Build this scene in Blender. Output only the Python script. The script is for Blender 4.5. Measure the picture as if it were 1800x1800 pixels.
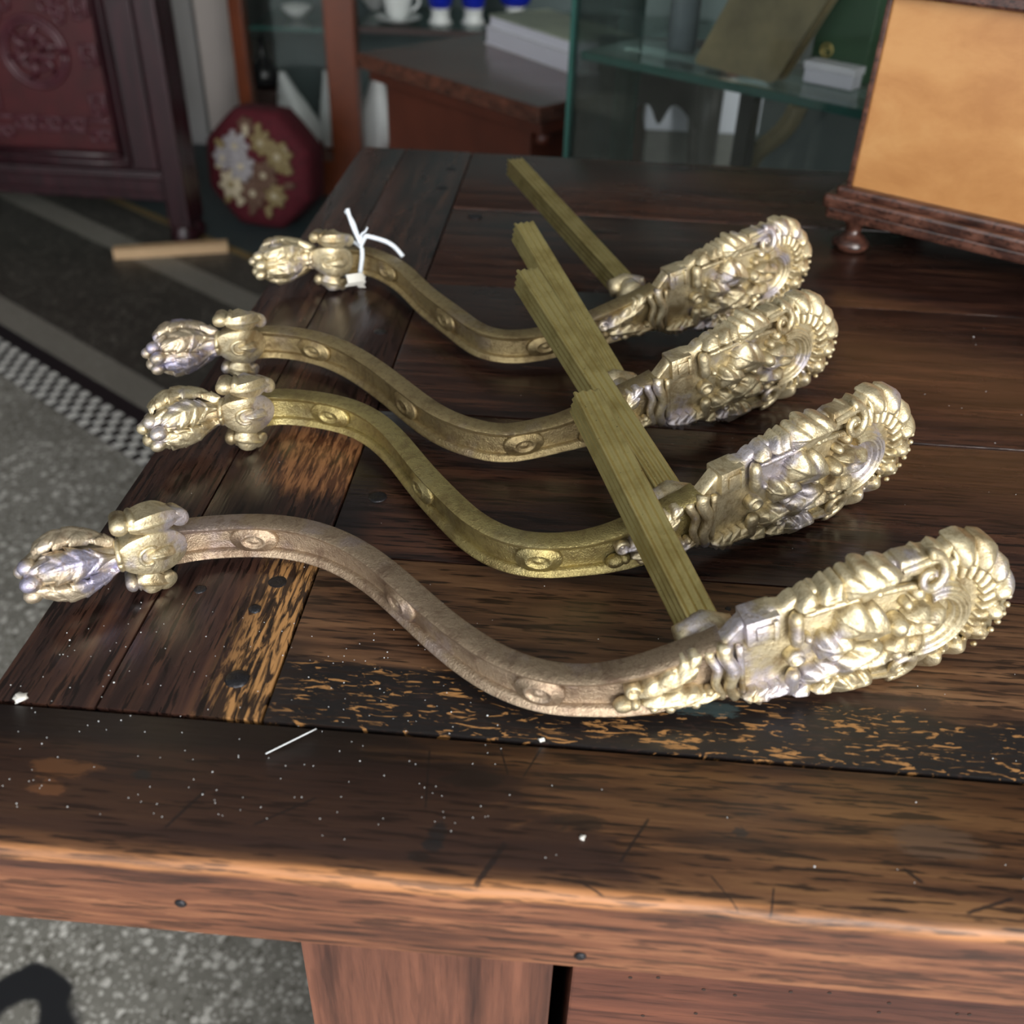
import bpy, bmesh, math, random
import numpy as np
from mathutils import Matrix, Vector
random.seed(7); rng = np.random.default_rng(7)
for o in list(bpy.data.objects): bpy.data.objects.remove(o)
SC = bpy.context.scene; COL = SC.collection
PI = math.pi
TZ = 0.76                      # height of the table top above the floor

# ------------------------------------------------------------------ camera
F_PX, YAW, PITCH, ROLL, CAM_H = 1787.2, -5.732e-2, .62368, 3.521e-2, .25
CAM = np.array([0., 0., TZ + CAM_H])
_fwd = np.array([math.sin(YAW)*math.cos(PITCH), math.cos(YAW)*math.cos(PITCH), -math.sin(PITCH)])
_r = np.array([math.cos(YAW), -math.sin(YAW), 0.]); _u = np.cross(_r, _fwd)
RGT = math.cos(ROLL)*_r + math.sin(ROLL)*_u
UPV = -math.sin(ROLL)*_r + math.cos(ROLL)*_u
cd = bpy.data.cameras.new('camera'); cam = bpy.data.objects.new('camera', cd); COL.objects.link(cam)
cam.matrix_world = Matrix(((RGT[0], UPV[0], -_fwd[0], CAM[0]), (RGT[1], UPV[1], -_fwd[1], CAM[1]),
                           (RGT[2], UPV[2], -_fwd[2], CAM[2]), (0, 0, 0, 1)))
cd.sensor_width = 36; cd.sensor_height = 36; cd.sensor_fit = 'HORIZONTAL'; cd.lens = F_PX/1800*36
cd.clip_start = .01; cd.clip_end = 60
cd.dof.use_dof = True; cd.dof.focus_distance = .40; cd.dof.aperture_fstop = 11
SC.camera = cam

def ray(px, py): return _fwd + RGT*(px-900)/F_PX - UPV*(py-900)/F_PX
def at_z(px, py, z):           # point of the world plane z (above the table top) seen at a pixel of the photo
    d = ray(px, py); return CAM + (TZ + z - CAM[2])/d[2]*d
def at_y(px, py, y):           # point of the upright world plane y
    d = ray(px, py); return CAM + (y - CAM[1])/d[1]*d

# ------------------------------------------------------------------ world, lights, exposure
w = bpy.data.worlds.new('world'); SC.world = w; w.use_nodes = True
bg = w.node_tree.nodes['Background']; bg.inputs[0].default_value = (.95, .97, 1, 1); bg.inputs[1].default_value = 2.0
SC.cycles.caustics_reflective = False; SC.cycles.caustics_refractive = False
def area(name, loc, target, sx, sy, power, col):
    l = bpy.data.lights.new(name, 'AREA'); l.shape = 'RECTANGLE'; l.size = sx; l.size_y = sy; l.energy = power; l.color = col
    o = bpy.data.objects.new(name, l); COL.objects.link(o); o.location = loc
    o.rotation_euler = (Vector(target)-Vector(loc)).to_track_quat('-Z', 'Y').to_euler(); return o
# daylight of the open shop front, behind the photographer and to the right (lights the box front, the table edge and the right of every ornament)
area('shopfront_daylight_offscreen', (1.95, -2.95, 1.85), (.05, .45, .76), 2.1, 2.1, 155, (1, .97, .93))
SC.view_settings.view_transform = 'Standard'; SC.view_settings.look = 'None'
SC.view_settings.gamma = 1; SC.view_settings.exposure = 0.38
try: SC.view_settings.use_curve_mapping = False
except Exception: pass

# ------------------------------------------------------------------ node helpers
MATS = {}
class NT:
    def __init__(s, name):
        m = bpy.data.materials.new(name); m.use_nodes = True; s.m = m; s.t = m.node_tree; s.n = s.t.nodes
        s.b = s.n['Principled BSDF']; MATS[name] = m
        s.co = s.n.new('ShaderNodeTexCoord').outputs['Object']
    def link(s, a, b): s.t.links.new(a, b)
    def mapped(s, scale=(1, 1, 1), rot=(0, 0, 0), loc=(0, 0, 0)):
        q = s.n.new('ShaderNodeMapping'); q.inputs['Scale'].default_value = scale; q.inputs['Rotation'].default_value = rot
        q.inputs['Location'].default_value = loc; s.link(s.co, q.inputs[0]); return q.outputs[0]
    def noise(s, vec, scale=5, detail=4, rough=.6, dist=0):
        q = s.n.new('ShaderNodeTexNoise'); q.inputs['Scale'].default_value = scale; q.inputs['Detail'].default_value = detail
        q.inputs['Roughness'].default_value = rough; q.inputs['Distortion'].default_value = dist; s.link(vec, q.inputs['Vector']); return q.outputs['Fac']
    def voronoi(s, vec, scale, out='Color', feature='F1'):
        q = s.n.new('ShaderNodeTexVoronoi'); q.feature = feature; q.inputs['Scale'].default_value = scale; s.link(vec, q.inputs['Vector']); return q.outputs[out]
    def ramp(s, fac, stops):
        q = s.n.new('ShaderNodeValToRGB'); e = q.color_ramp.elements
        while len(e) < len(stops): e.new(.5)
        for i, (p, c) in enumerate(stops):
            e[i].position = p; e[i].color = (*c, 1) if len(c) == 3 else c
        s.link(fac, q.inputs[0]); return q.outputs[0]
    def step(s, fac, a, b):    # smooth 0..1 between a and b
        q = s.n.new('ShaderNodeMapRange'); q.interpolation_type = 'SMOOTHSTEP'
        q.inputs[1].default_value = a; q.inputs[2].default_value = b; s.link(fac, q.inputs[0]); return q.outputs[0]
    def math(s, op, a, b=None):
        q = s.n.new('ShaderNodeMath'); q.operation = op
        for i, v in enumerate((a, b)):
            if v is None: continue
            if isinstance(v, (int, float)): q.inputs[i].default_value = v
            else: s.link(v, q.inputs[i])
        return q.outputs[0]
    def mix(s, fac, a, b, mode='MIX'):
        q = s.n.new('ShaderNodeMix'); q.data_type = 'RGBA'; q.blend_type = mode
        for i, v in ((0, fac), (6, a), (7, b)):
            if isinstance(v, (int, float)): q.inputs[i].default_value = v
            elif isinstance(v, tuple): q.inputs[i].default_value = (*v, 1)
            else: s.link(v, q.inputs[i])
        return q.outputs[2]
    def sep(s, vec=None):
        q = s.n.new('ShaderNodeSeparateXYZ'); s.link(vec or s.co, q.inputs[0]); return q.outputs
    def bump(s, h, strength=.3, dist=.001, normal=None):
        q = s.n.new('ShaderNodeBump'); q.inputs['Strength'].default_value = strength; q.inputs['Distance'].default_value = dist
        s.link(h, q.inputs['Height'])
        if normal is not None: s.link(normal, q.inputs['Normal'])
        return q.outputs[0]
    def done(s, color=None, rough=None, metal=0, normal=None, spec=None, coat=0, coat_r=.1, trans=0, ior=None):
        B = s.b.inputs
        def put(k, v):
            if v is None: return
            if isinstance(v, tuple): B[k].default_value = (*v, 1)
            elif isinstance(v, (int, float)): B[k].default_value = v
            else: s.link(v, B[k])
        put('Base Color', color); put('Roughness', rough); put('Metallic', metal); put('Normal', normal)
        put('Specular IOR Level', spec); put('Coat Weight', coat); put('Coat Roughness', coat_r); put('Transmission Weight', trans); put('IOR', ior)
        return s.m

def plain(name, col, rough=.5, metal=0, var=.15, scale=30, bump=0, coat=0, spec=.5):
    t = NT(name); n = t.noise(t.co, scale, 5)
    c = t.ramp(n, [(.25, tuple(x*(1-var) for x in col)), (.75, tuple(min(1, x*(1+var)) for x in col))])
    nm = t.bump(n, bump, .002) if bump else None
    return t.done(c, rough, metal, nm, spec, coat)

def brass(name, base, lilac, brown, k_lilac, rough, stipple=.25, sc=70, fine=1400, thr=.52):
    t = NT(name)
    n1 = t.noise(t.co, sc, 6, .68, .5); n2 = t.noise(t.mapped(loc=(3.1, 1.7, .4)), sc*.55, 4, .6); n3 = t.noise(t.co, fine, 3); n4 = t.noise(t.mapped(loc=(1, 2, 5)), sc*5, 4, .65)
    c = t.mix(t.math('MULTIPLY', t.step(n1, .46, .70), .85), base, brown)
    c = t.mix(t.math('MULTIPLY', t.step(n2, thr, thr+.12), k_lilac), c, lilac)
    c = t.mix(t.math('MULTIPLY', t.step(n4, .50, .66), .5), c, brown)
    c = t.mix(t.math('MULTIPLY', t.step(n3, .54, .72), .45), c, brown)
    r = t.math('ADD', t.math('MULTIPLY', n4, .28), rough-.14)
    return t.done(c, r, .82, t.bump(n3, stipple, .0006, t.bump(n4, .35, .0012)))
brass('pale_gilt', (.68, .59, .39), (.58, .55, .63), (.30, .21, .10), .85, .46)
brass('pale_gilt_lilac', (.60, .51, .37), (.42, .41, .58), (.32, .22, .14), .9, .46, thr=.46)
brass('aged_gilt_arm', (.42, .33, .17), (.36, .30, .27), (.20, .14, .07), .35, .44, .6)
brass('aged_gilt_arm_brown', (.43, .33, .23), (.42, .35, .36), (.21, .14, .095), .5, .48, .6)
brass('aged_gilt_arm_green', (.46, .38, .16), (.38, .34, .21), (.23, .17, .07), .3, .40, .6)
def stem_brass():
    t = NT('polished_stem_brass')
    n1 = t.noise(t.co, 55, 5, .6, .3); n2 = t.noise(t.co, 900, 3)
    c = t.mix(t.step(n1, .42, .7), (.64, .55, .24), (.42, .34, .13))
    c = t.mix(t.step(n2, .66, .74), c, (.10, .08, .03))
    return t.done(c, t.math('ADD', t.math('MULTIPLY', n1, .3), .24), .92, t.bump(n2, .12, .0003))
stem_brass()

def wood(name, along, dark, mid, light, worn, wear=.5, sc=1., rough=.34, seed=0., extra=None, bump=.25, coat=0.0, pores=.7):
    """aged wood: streaked grain along an axis, dark pores, patches worn to paler wood"""
    t = NT(name)
    s = {'x': (7, 120, 120), 'y': (120, 7, 120), 'z': (120, 120, 7)}[along]
    s2 = {'x': (48, 620, 620), 'y': (620, 48, 620), 'z': (620, 620, 48)}[along]
    s3 = {'x': (7, 26, 26), 'y': (26, 7, 26), 'z': (26, 26, 7)}[along]
    L = (seed*1.37, seed*.71, seed*.29)
    g = t.noise(t.mapped(tuple(x*sc for x in s), loc=L), 1, 8, .68, .25)
    p = t.noise(t.mapped(tuple(x*sc for x in s2), loc=L), 1, 3, .55)
    b = t.noise(t.mapped(tuple(x*sc for x in s3), loc=(L[1], L[0], 2+L[2])), 1, 5, .62, .5)
    c = t.ramp(g, [(.36, dark), (.5, mid), (.65, light)])
    m = t.step(t.math('ADD', t.math('MULTIPLY', b, .75), t.math('MULTIPLY', g, .35)), .78-.3*wear, .98-.3*wear)
    c = t.mix(t.math('MULTIPLY', m, .8), c, worn)
    c = t.mix(t.math('MULTIPLY', t.step(b, .50, .34), .55), c, dark)
    pm = t.math('MULTIPLY', t.step(p, .47, .39), pores)
    c = t.mix(pm, c, tuple(x*.35 for x in dark))
    if extra:
        c = extra(t, c, g, p, b); c = t.mix(t.math('MULTIPLY', pm, .85), c, tuple(x*.4 for x in dark))
    r = t.math('ADD', t.math('MULTIPLY', b, .26), rough-.13)
    return t.done(c, r, 0, t.bump(p, bump, .0006), .5, coat, .15)

# ------------------------------------------------------------------ mesh helpers
def mesh_obj(name, V, Fc, mat, parent=None, smooth=True, label=None):
    me = bpy.data.meshes.new(name); me.from_pydata([tuple(map(float, v)) for v in V], [], [tuple(f) for f in Fc]); me.update()
    me.materials.append(MATS[mat] if isinstance(mat, str) else mat)
    if smooth:
        me.polygons.foreach_set('use_smooth', [True]*len(me.polygons))
    o = bpy.data.objects.new(name, me); COL.objects.link(o)
    if parent: 
        o.parent = parent; o.matrix_parent_inverse = Matrix.Translation(-root_loc(parent))
    if label: o['label'] = label
    return o
ROOTLOC = {}
def root_loc(p):
    while p.parent: p = p.parent
    return Vector(ROOTLOC.get(p.name, (0, 0, 0)))
def sub(o, parent):            # hang a part below a part
    o.parent = parent; o.matrix_parent_inverse = Matrix.Identity(4); return o
def thing(name, label, cat, loc, group=None):
    e = bpy.data.objects.new(name, None); COL.objects.link(e); e.location = loc; e.empty_display_size = .02
    ROOTLOC[e.name] = tuple(loc); e['label'] = label; e['category'] = cat
    if group: e['group'] = group
    return e
def tag(o, label, cat, group=None):
    o['label'] = label; o['category'] = cat
    if group: o['group'] = group
    return o
def struct(o): o['kind'] = 'structure'; return o
def part(name, V, Fc, mat, parent, smooth=True, label=None):
    """a mesh in world coordinates under a thing or under a part of one"""
    if parent.type == 'EMPTY': return mesh_obj(name, V, Fc, mat, parent, smooth, label)
    o = mesh_obj(name, V, Fc, mat, None, smooth, label); return sub(o, parent)

class MB:                      # collects shapes of one part
    def __init__(s): s.V = []; s.F = []
    def add(s, V, Fc):
        k = len(s.V); s.V += [tuple(map(float, v)) for v in V]; s.F += [tuple(i+k for i in f) for f in Fc]; return s
    def box(s, a, b, bev=0., M=None):
        bm = bmesh.new(); bmesh.ops.create_cube(bm, size=1)
        for v in bm.verts: v.co = Vector([(a[i]+b[i])/2 + v.co[i]*(b[i]-a[i]) for i in range(3)])
        if bev > 0: bmesh.ops.bevel(bm, geom=list(bm.edges), offset=bev, segments=2, affect='EDGES', profile=.6)
        bm.verts.index_update()
        V = [(M @ v.co if M else v.co)[:] for v in bm.verts]; Fc = [[v.index for v in f.verts] for f in bm.faces]; bm.free()
        return s.add(V, Fc)
    def lathe(s, prof, c=(0, 0, 0), n=32, M=None):
        V = []; Fc = []
        for r, z in prof:
            for j in range(n):
                a = 2*PI*j/n; p = Vector((c[0]+r*math.cos(a), c[1]+r*math.sin(a), c[2]+z)); V.append((M @ p if M else p)[:])
        for i in range(len(prof)-1):
            for j in range(n): Fc.append((i*n+j, i*n+(j+1) % n, (i+1)*n+(j+1) % n, (i+1)*n+j))
        Fc.append(tuple(range(n))[::-1]); Fc.append(tuple((len(prof)-1)*n+j for j in range(n)))
        return s.add(V, Fc)
    def prism(s, poly, z0, z1, M=None):
        n = len(poly); V = [(x, y, z0) for x, y in poly]+[(x, y, z1) for x, y in poly]
        if M: V = [(M @ Vector(v))[:] for v in V]
        return s.add(V, [tuple(range(n))[::-1], tuple(range(n, 2*n))]+[(i, (i+1) % n, n+(i+1) % n, n+i) for i in range(n)])
    def tube(s, P, r, n=10, M=None):
        P = np.array(P, float); r = np.broadcast_to(r, (len(P),)); T = np.gradient(P, axis=0); T /= np.linalg.norm(T, axis=1)[:, None]+1e-12
        a = np.array([0, 0, 1.]) if abs(T[0][2]) < .9 else np.array([1., 0, 0]); V = []
        for p, t, q in zip(P, T, r):
            x = np.cross(a, t); x /= np.linalg.norm(x)+1e-12; y = np.cross(t, x); a = y if np.linalg.norm(y) > 0 else a
            for j in range(n):
                f = 2*PI*j/n; V.append(p+q*(math.cos(f)*x+math.sin(f)*y))
        m = len(P); Fc = [(i*n+j, i*n+(j+1) % n, (i+1)*n+(j+1) % n, (i+1)*n+j) for i in range(m-1) for j in range(n)]
        Fc += [tuple(range(n))[::-1], tuple((m-1)*n+j for j in range(n))]
        if M: V = [(M @ Vector(v))[:] for v in V]
        return s.add(V, Fc)
    def build(s, name, mat, parent=None, smooth=False, label=None):
        return part(name, s.V, s.F, mat, parent, smooth, label) if parent else mesh_obj(name, s.V, s.F, mat, None, smooth, label)
def auto_smooth(o, ang=40):
    me = o.data; me.polygons.foreach_set('use_smooth', [True]*len(me.polygons)); me.set_sharp_from_angle(angle=math.radians(ang)); return o

# ------------------------------------------------------------------ the room
FT = np.array([.8098, -.5867]); FN = np.array([.5867, .8098])      # floor borders run along FT
def fl(t, n): return (FT[0]*t+FN[0]*n, FT[1]*t+FN[1]*n)
def floor_mats():
    def terrazzo(name, base, chips, dark, sc):
        t = NT(name); v = t.voronoi(t.co, sc); q = t.sep(v)
        d = t.voronoi(t.co, sc, 'Distance')
        rr = t.math('MULTIPLY', q[1], .62)                       # each chip its own size
        inch = t.step(t.math('SUBTRACT', d, rr), .06, -.03)
        cc = t.ramp(q[0], [(.0, dark), (.22, dark), (.30, base), (.45, base), (.62, chips), (1, chips)])
        c = t.mix(t.math('MULTIPLY', t.noise(t.co, sc*1.7, 4), .9), base, dark)
        c = t.mix(inch, c, cc)
        d2 = t.voronoi(t.mapped(loc=(2, 5, 1)), sc*2.2, 'Distance'); q2 = t.sep(t.voronoi(t.mapped(loc=(2, 5, 1)), sc*2.2))
        c = t.mix(t.math('MULTIPLY', t.step(t.math('SUBTRACT', d2, t.math('MULTIPLY', q2[1], .45)), .05, -.03), .75), c, chips)
        n = t.noise(t.co, 6, 4); c = t.mix(t.math('MULTIPLY', t.step(n, .4, .65), .35), c, dark)
        if name == 'terrazzo_light':      # black inlaid figure near the table
            x, y, z = t.sep(); 
            wv = t.noise(t.co, 9, 2)
            r = t.math('SQRT', t.math('ADD', t.math('POWER', t.math('SUBTRACT', x, -.50), 2), t.math('POWER', t.math('SUBTRACT', y, .49), 2)))
            r = t.math('ADD', r, t.math('MULTIPLY', t.math('SUBTRACT', wv, .5), .09))
            m = t.math('MULTIPLY', t.step(r, .060, .052), t.step(r, .014, .022))
            c = t.mix(m, c, (.012, .013, .016))
        return t.done(c, .45, 0, t.bump(d, .12, .001))
    terrazzo('terrazzo_light', (.27, .265, .238), (.62, .61, .57), (.12, .115, .098), 105)
    terrazzo('terrazzo_dark', (.055, .052, .043), (.15, .14, .12), (.022, .02, .017), 120)
    terrazzo('terrazzo_border', (.22, .21, .18), (.30, .29, .26), (.16, .15, .13), 260)
    plain('tile_white', (.62, .62, .59), .4); plain('tile_black', (.012, .012, .014), .35)
    plain('floor_teal', (.035, .055, .06), .55); plain('floor_mustard', (.20, .14, .055), .55)
    plain('plaster_dark', (.10, .115, .11), .8, scale=4); plain('plaster_ceiling', (.55, .55, .53), .85, scale=4)
    plain('plaster_white', (.72, .66, .62), .7, scale=6, var=.06)
floor_mats()
def strip(name, n0, n1, z, mat, t0=-6, t1=6, parent=None):
    m = MB(); P = [fl(t0, n0), fl(t1, n0), fl(t1, n1), fl(t0, n1)]; m.prism(P, -.02 if z < .004 else 0, z)
    return m.build(name, mat, parent)
m = MB(); m.box((-4.0, -3.0, -.06), (4.0, 5.2, 0)); floor = struct(m.build('floor', 'terrazzo_light'))
def fpart(o): sub(o, floor); return o
def clipstrip(name, n0, n1, z, mat):
    # border strip laid in the floor, clipped to the left and back of the room
    m = MB(); t0 = -4.6 if n1 < 1.5 else -3.6; m.prism([fl(t0, n0), fl(1.2, n0), fl(1.2, n1), fl(t0, n1)], -.01, z); return fpart(m.build(name, mat))
clipstrip('black_border', .826, .862, .0010, 'tile_black')
clipstrip('grey_border', .862, .935, .0012, 'terrazzo_border')
clipstrip('dark_terrazzo_field', .935, 1.268, .0010, 'terrazzo_dark')
clipstrip('grey_border', 1.268, 1.345, .0012, 'terrazzo_border')
clipstrip('dark_border', 1.345, 1.468, .0010, 'terrazzo_dark')
clipstrip('mustard_border', 1.468, 1.496, .0012, 'floor_mustard')
clipstrip('teal_field', 1.496, 3.2, .0010, 'floor_teal')
m = MB(); m.prism([fl(-2.6, 3.2), fl(.5, 3.2), fl(.5, 4.2), fl(-2.6, 4.2)], -.01, .001); fpart(m.build('teal_field', 'floor_teal'))
clipstrip('mosaic_bed', .748, .826, .0008, 'tile_black')
TS = .0195
def tile_mesh(mat):
    m = MB(); m.box((-TS*.46, -TS*.46, 0), (TS*.46, TS*.46, .002), .0006)
    me = bpy.data.meshes.new('mosaic_tile'); me.from_pydata(m.V, [], m.F); me.materials.append(MATS[mat]); return me
tm = [tile_mesh('tile_white'), tile_mesh('tile_black')]
ang = math.atan2(FT[1], FT[0])
for i in range(64):
    for j in range(4):
        if (i+j) % 2: k = 1
        else: k = 0
        if k and j in (0, 3): continue
        o = bpy.data.objects.new('mosaic_tile', tm[k]); COL.objects.link(o); o.parent = floor
        x, y = fl(-2.45+i*TS, .748+TS*(j+.5)); o.location = (x, y, .0007); o.rotation_euler = (0, 0, ang)
m = MB(); m.box((-4, 5.0, 0), (4, 5.2, 2.9)); struct(m.build('wall_back', 'plaster_dark'))
m = MB(); m.box((-4, -3, 0), (-3.8, 5.0, 2.9)); struct(m.build('wall_left', 'plaster_dark'))
m = MB(); m.box((3.0, -3.0, 0), (3.2, 5.0, 2.9)); struct(m.build('wall_right', 'plaster_dark'))
m = MB(); m.box((-4, -3.0, 2.9), (4, 5.2, 3.0)); struct(m.build('ceiling', 'plaster_ceiling'))

# ------------------------------------------------------------------ the table
X0, X1, Y0, Y1, TH = -.184, 1.02, .167, .85, .034
XB = -.092; YF = .2215
def chips(t, c, m, seed, tan=(.40, .20, .07), black=(.010, .008, .008), sc=(105, 430, 60), lo=.47, hi=.565):
    """black crusted varnish flaked off down to tan wood inside the mask m"""
    f = t.noise(t.mapped(sc, loc=(seed, seed*.3, 0)), 1, 5, .6, 1.2)
    cc = t.mix(t.step(f, hi, hi+.05), black, tan)
    cc = t.mix(t.step(f, lo-.06, lo-.14), cc, (.03, .017, .014))
    return t.mix(m, c, cc)
def near(t, v, a, b, soft): # 1 between a and b
    return t.math('MULTIPLY', t.step(v, a-soft, a+soft), t.step(v, b+soft, b-soft))
def spot(t, c, x0, y0, rx, ry, col, wob=.35, k=1., seed=0):
    x, y, z = t.sep()
    n = t.noise(t.mapped((.55, 1.3, 1), loc=(seed, seed, 0)), 2.2/max(rx, ry), 6, .7)
    r = t.math('SQRT', t.math('ADD', t.math('POWER', t.math('DIVIDE', t.math('SUBTRACT', x, x0), rx), 2), t.math('POWER', t.math('DIVIDE', t.math('SUBTRACT', y, y0), ry), 2)))
    r = t.math('ADD', r, t.math('MULTIPLY', t.math('SUBTRACT', n, .5), wob*5))
    return t.mix(t.math('MULTIPLY', t.step(r, 1.15, .75), k*.85), c, col)
def seg(t, c, p0, p1, wd, col, k=.85):
    a, b_ = at_z(*p0, 0)[:2], at_z(*p1, 0)[:2]; d = b_-a; L = float(np.linalg.norm(d)); d = d/L
    x, y, z = t.sep(); u = t.math('SUBTRACT', x, float(a[0])); v = t.math('SUBTRACT', y, float(a[1]))
    al = t.math('ADD', t.math('MULTIPLY', u, float(d[0])), t.math('MULTIPLY', v, float(d[1])))
    ac = t.math('ABSOLUTE', t.math('ADD', t.math('MULTIPLY', u, float(-d[1])), t.math('MULTIPLY', v, float(d[0]))))
    n = t.noise(t.co, 500, 3); ac = t.math('ADD', ac, t.math('MULTIPLY', t.math('SUBTRACT', n, .5), wd*1.2))
    m = t.math('MULTIPLY', t.step(ac, wd, wd*.5), near(t, al, 0., L, .0008))
    return t.mix(t.math('MULTIPLY', m, k), c, col)
def ex_front(t, c, g, p, b):
    x, y, z = t.sep()
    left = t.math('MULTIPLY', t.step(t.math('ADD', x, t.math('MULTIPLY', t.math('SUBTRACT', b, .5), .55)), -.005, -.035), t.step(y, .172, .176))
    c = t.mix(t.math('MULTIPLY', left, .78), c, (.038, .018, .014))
    e = t.math('ADD', y, t.math('MULTIPLY', t.math('SUBTRACT', b, .5), .012))
    seam = t.math('MULTIPLY', near(t, e, .2085, .226, .004), t.step(t.math('ADD', x, t.math('MULTIPLY', b, .1)), .06, -.03))
    c = t.mix(t.math('MULTIPLY', seam, .8), c, (.012, .009, .009))
    # the arris rubbed pale, the front face redder
    ar = near(t, t.math('ADD', y, t.math('MULTIPLY', t.math('SUBTRACT', b, .5), .008)), .1640, .1695, .0010)
    top = t.step(z, TZ-.0062, TZ-.0035)
    c = t.mix(t.math('MULTIPLY', t.math('MULTIPLY', t.math('MULTIPLY', ar, top), t.step(g, .34, .52)), .8), c, (.46, .20, .075))
    face = t.step(z, TZ-.0030, TZ-.0055)
    fc = t.ramp(g, [(.38, (.055, .020, .012)), (.5, (.14, .052, .027)), (.62, (.25, .105, .052))])
    c = t.mix(t.math('MULTIPLY', face, .85), c, fc)
    for (px, py, rx, ry, col) in ((768, 1465, .0028, .0045, (.014, .013, .014)), (760, 1485, .0030, .0025, (.014, .013, .014)), (735, 1505, .003, .0018, (.02, .014, .012)),
                                  (830, 1370, .009, .004, (.022, .013, .010)), (1020, 1445, .008, .003, (.03, .018, .012)), (110, 1350, .010, .004, (.20, .085, .035)), (85, 1385, .006, .003, (.19, .08, .035)),
                                  (1302, 1463, .0022, .0018, (.02, .02, .022)), (250, 1362, .003, .002, (.02, .02, .02)), (1640, 1480, .014, .006, (.15, .09, .06))):
        P = at_z(px, py, 0); c = spot(t, c, P[0], P[1], rx, ry, col, .4, .9, px*.01)
    for a in (((868, 1275), (893, 1362), .0004), ((888, 1482), (836, 1556), .0011), ((446, 1450), (556, 1402), .0005), ((290, 1455), (360, 1390), .0006), ((1140, 1440), (1090, 1515), .0006), ((1588, 1527), (1622, 1552), .0008), ((1250, 1540), (1298, 1597), .0003), ((1360, 1562), (1356, 1606), .0004), ((755, 1320), (748, 1420), .0004), ((1018, 1550), (1060, 1572), .0004), ((955, 1310), (920, 1365), .0004), ((1700, 1605), (1780, 1580), .0007)):
        c = seg(t, c, *a, (.016, .010, .009))
    return c
def ex_end(t, c, g, p, b):
    x, y, z = t.sep()
    xx = t.math('ADD', x, t.math('MULTIPLY', t.math('SUBTRACT', b, .5), .018))
    edge = t.math('MULTIPLY', t.step(xx, -.118, -.104), t.step(t.math('ADD', y, t.math('MULTIPLY', b, .03)), .345, .30))
    f = t.noise(t.mapped((420, 60, 60)), 1, 5, .62, .8)
    cc = t.mix(t.step(f, .44, .56), (.03, .017, .010), (.40, .205, .075))
    c = t.mix(t.math('MULTIPLY', edge, .95), c, cc)
    P = at_z(565, 845, 0); y2 = t.math('ADD', y, t.math('MULTIPLY', t.math('SUBTRACT', b, .5), .05))
    pat = t.math('MULTIPLY', t.step(xx, -.142, -.118), near(t, y2, .350, .412, .008))
    cc2 = t.mix(t.step(f, .40, .6), (.075, .03, .014), (.30, .135, .055))
    c = t.mix(t.math('MULTIPLY', pat, .9), c, cc2)
    return c
def ex_planka(t, c, g, p, b):
    x, y, z = t.sep()
    e = t.math('ADD', y, t.math('MULTIPLY', t.math('SUBTRACT', b, .5), .030))
    m = t.math('MULTIPLY', t.step(e, .2505, .2455), t.step(y, .20, .205))
    c = chips(t, c, m, 1.3)
    P = at_z(1540, 1230, 0)
    c = spot(t, c, P[0], P[1], .030, .004, (.035, .018, .015), .5, .9, 2.)
    P = at_z(1240, 1245, 0); c = spot(t, c, P[0], P[1], .010, .004, (.07, .11, .11), .6, .6, 3.)
    lf = t.math('MULTIPLY', t.step(x, -.078, -.090), t.step(y, .28, .24)); c = t.mix(t.math('MULTIPLY', lf, .7), c, (.02, .014, .013))
    return c
def ex_corner(t, c, g, p, b):
    x, y, z = t.sep(); xx = t.math('ADD', x, t.math('MULTIPLY', b, .02))
    return t.mix(t.math('MULTIPLY', t.step(xx, -.06, -.075), .85), c, (.010, .009, .011))
DK, MD, LT = (.016, .008, .0055), (.050, .021, .012), (.12, .052, .024)
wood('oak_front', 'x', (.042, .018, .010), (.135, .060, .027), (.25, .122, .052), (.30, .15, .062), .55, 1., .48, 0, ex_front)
wood('oak_end', 'y', (.014, .0075, .007), (.038, .018, .014), (.080, .036, .022), (.14, .058, .028), .40, 1., .27, 2.2, ex_end)
wood('oak_plank_a', 'x', (.042, .020, .012), (.14, .068, .034), (.25, .13, .064), (.28, .14, .06), .45, 1., .42, 3.4, ex_planka)
wood('oak_plank_b', 'x', (.015, .0075, .0065), (.042, .018, .0125), (.085, .036, .021), (.15, .06, .03), .35, 1., .27, 5.1, ex_corner)
wood('oak_plank_c', 'x', (.015, .0075, .0065), (.042, .018, .0125), (.085, .036, .021), (.15, .06, .03), .35, 1., .25, 7.7)
wood('oak_plank_d', 'x', (.015, .0075, .0065), (.042, .018, .0125), (.085, .036, .021), (.15, .06, .03), .35, 1., .25, 9.2)
wood('oak_stile', 'z', (.045, .018, .013), (.11, .043, .027), (.19, .075, .045), (.24, .10, .055), .45, .5, .4, 1.1, None, .1, 0, .22)
wood('oak_drawer', 'x', (.045, .015, .011), (.10, .035, .022), (.17, .06, .034), (.38, .15, .05), .55, .7, .4, 4.1, None, .15, 0, .4)
plain('iron_nail', (.022, .022, .026), .32, .5, bump=.6, scale=220); plain('worm_hole_shade', (.030, .016, .011), .9)

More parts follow.
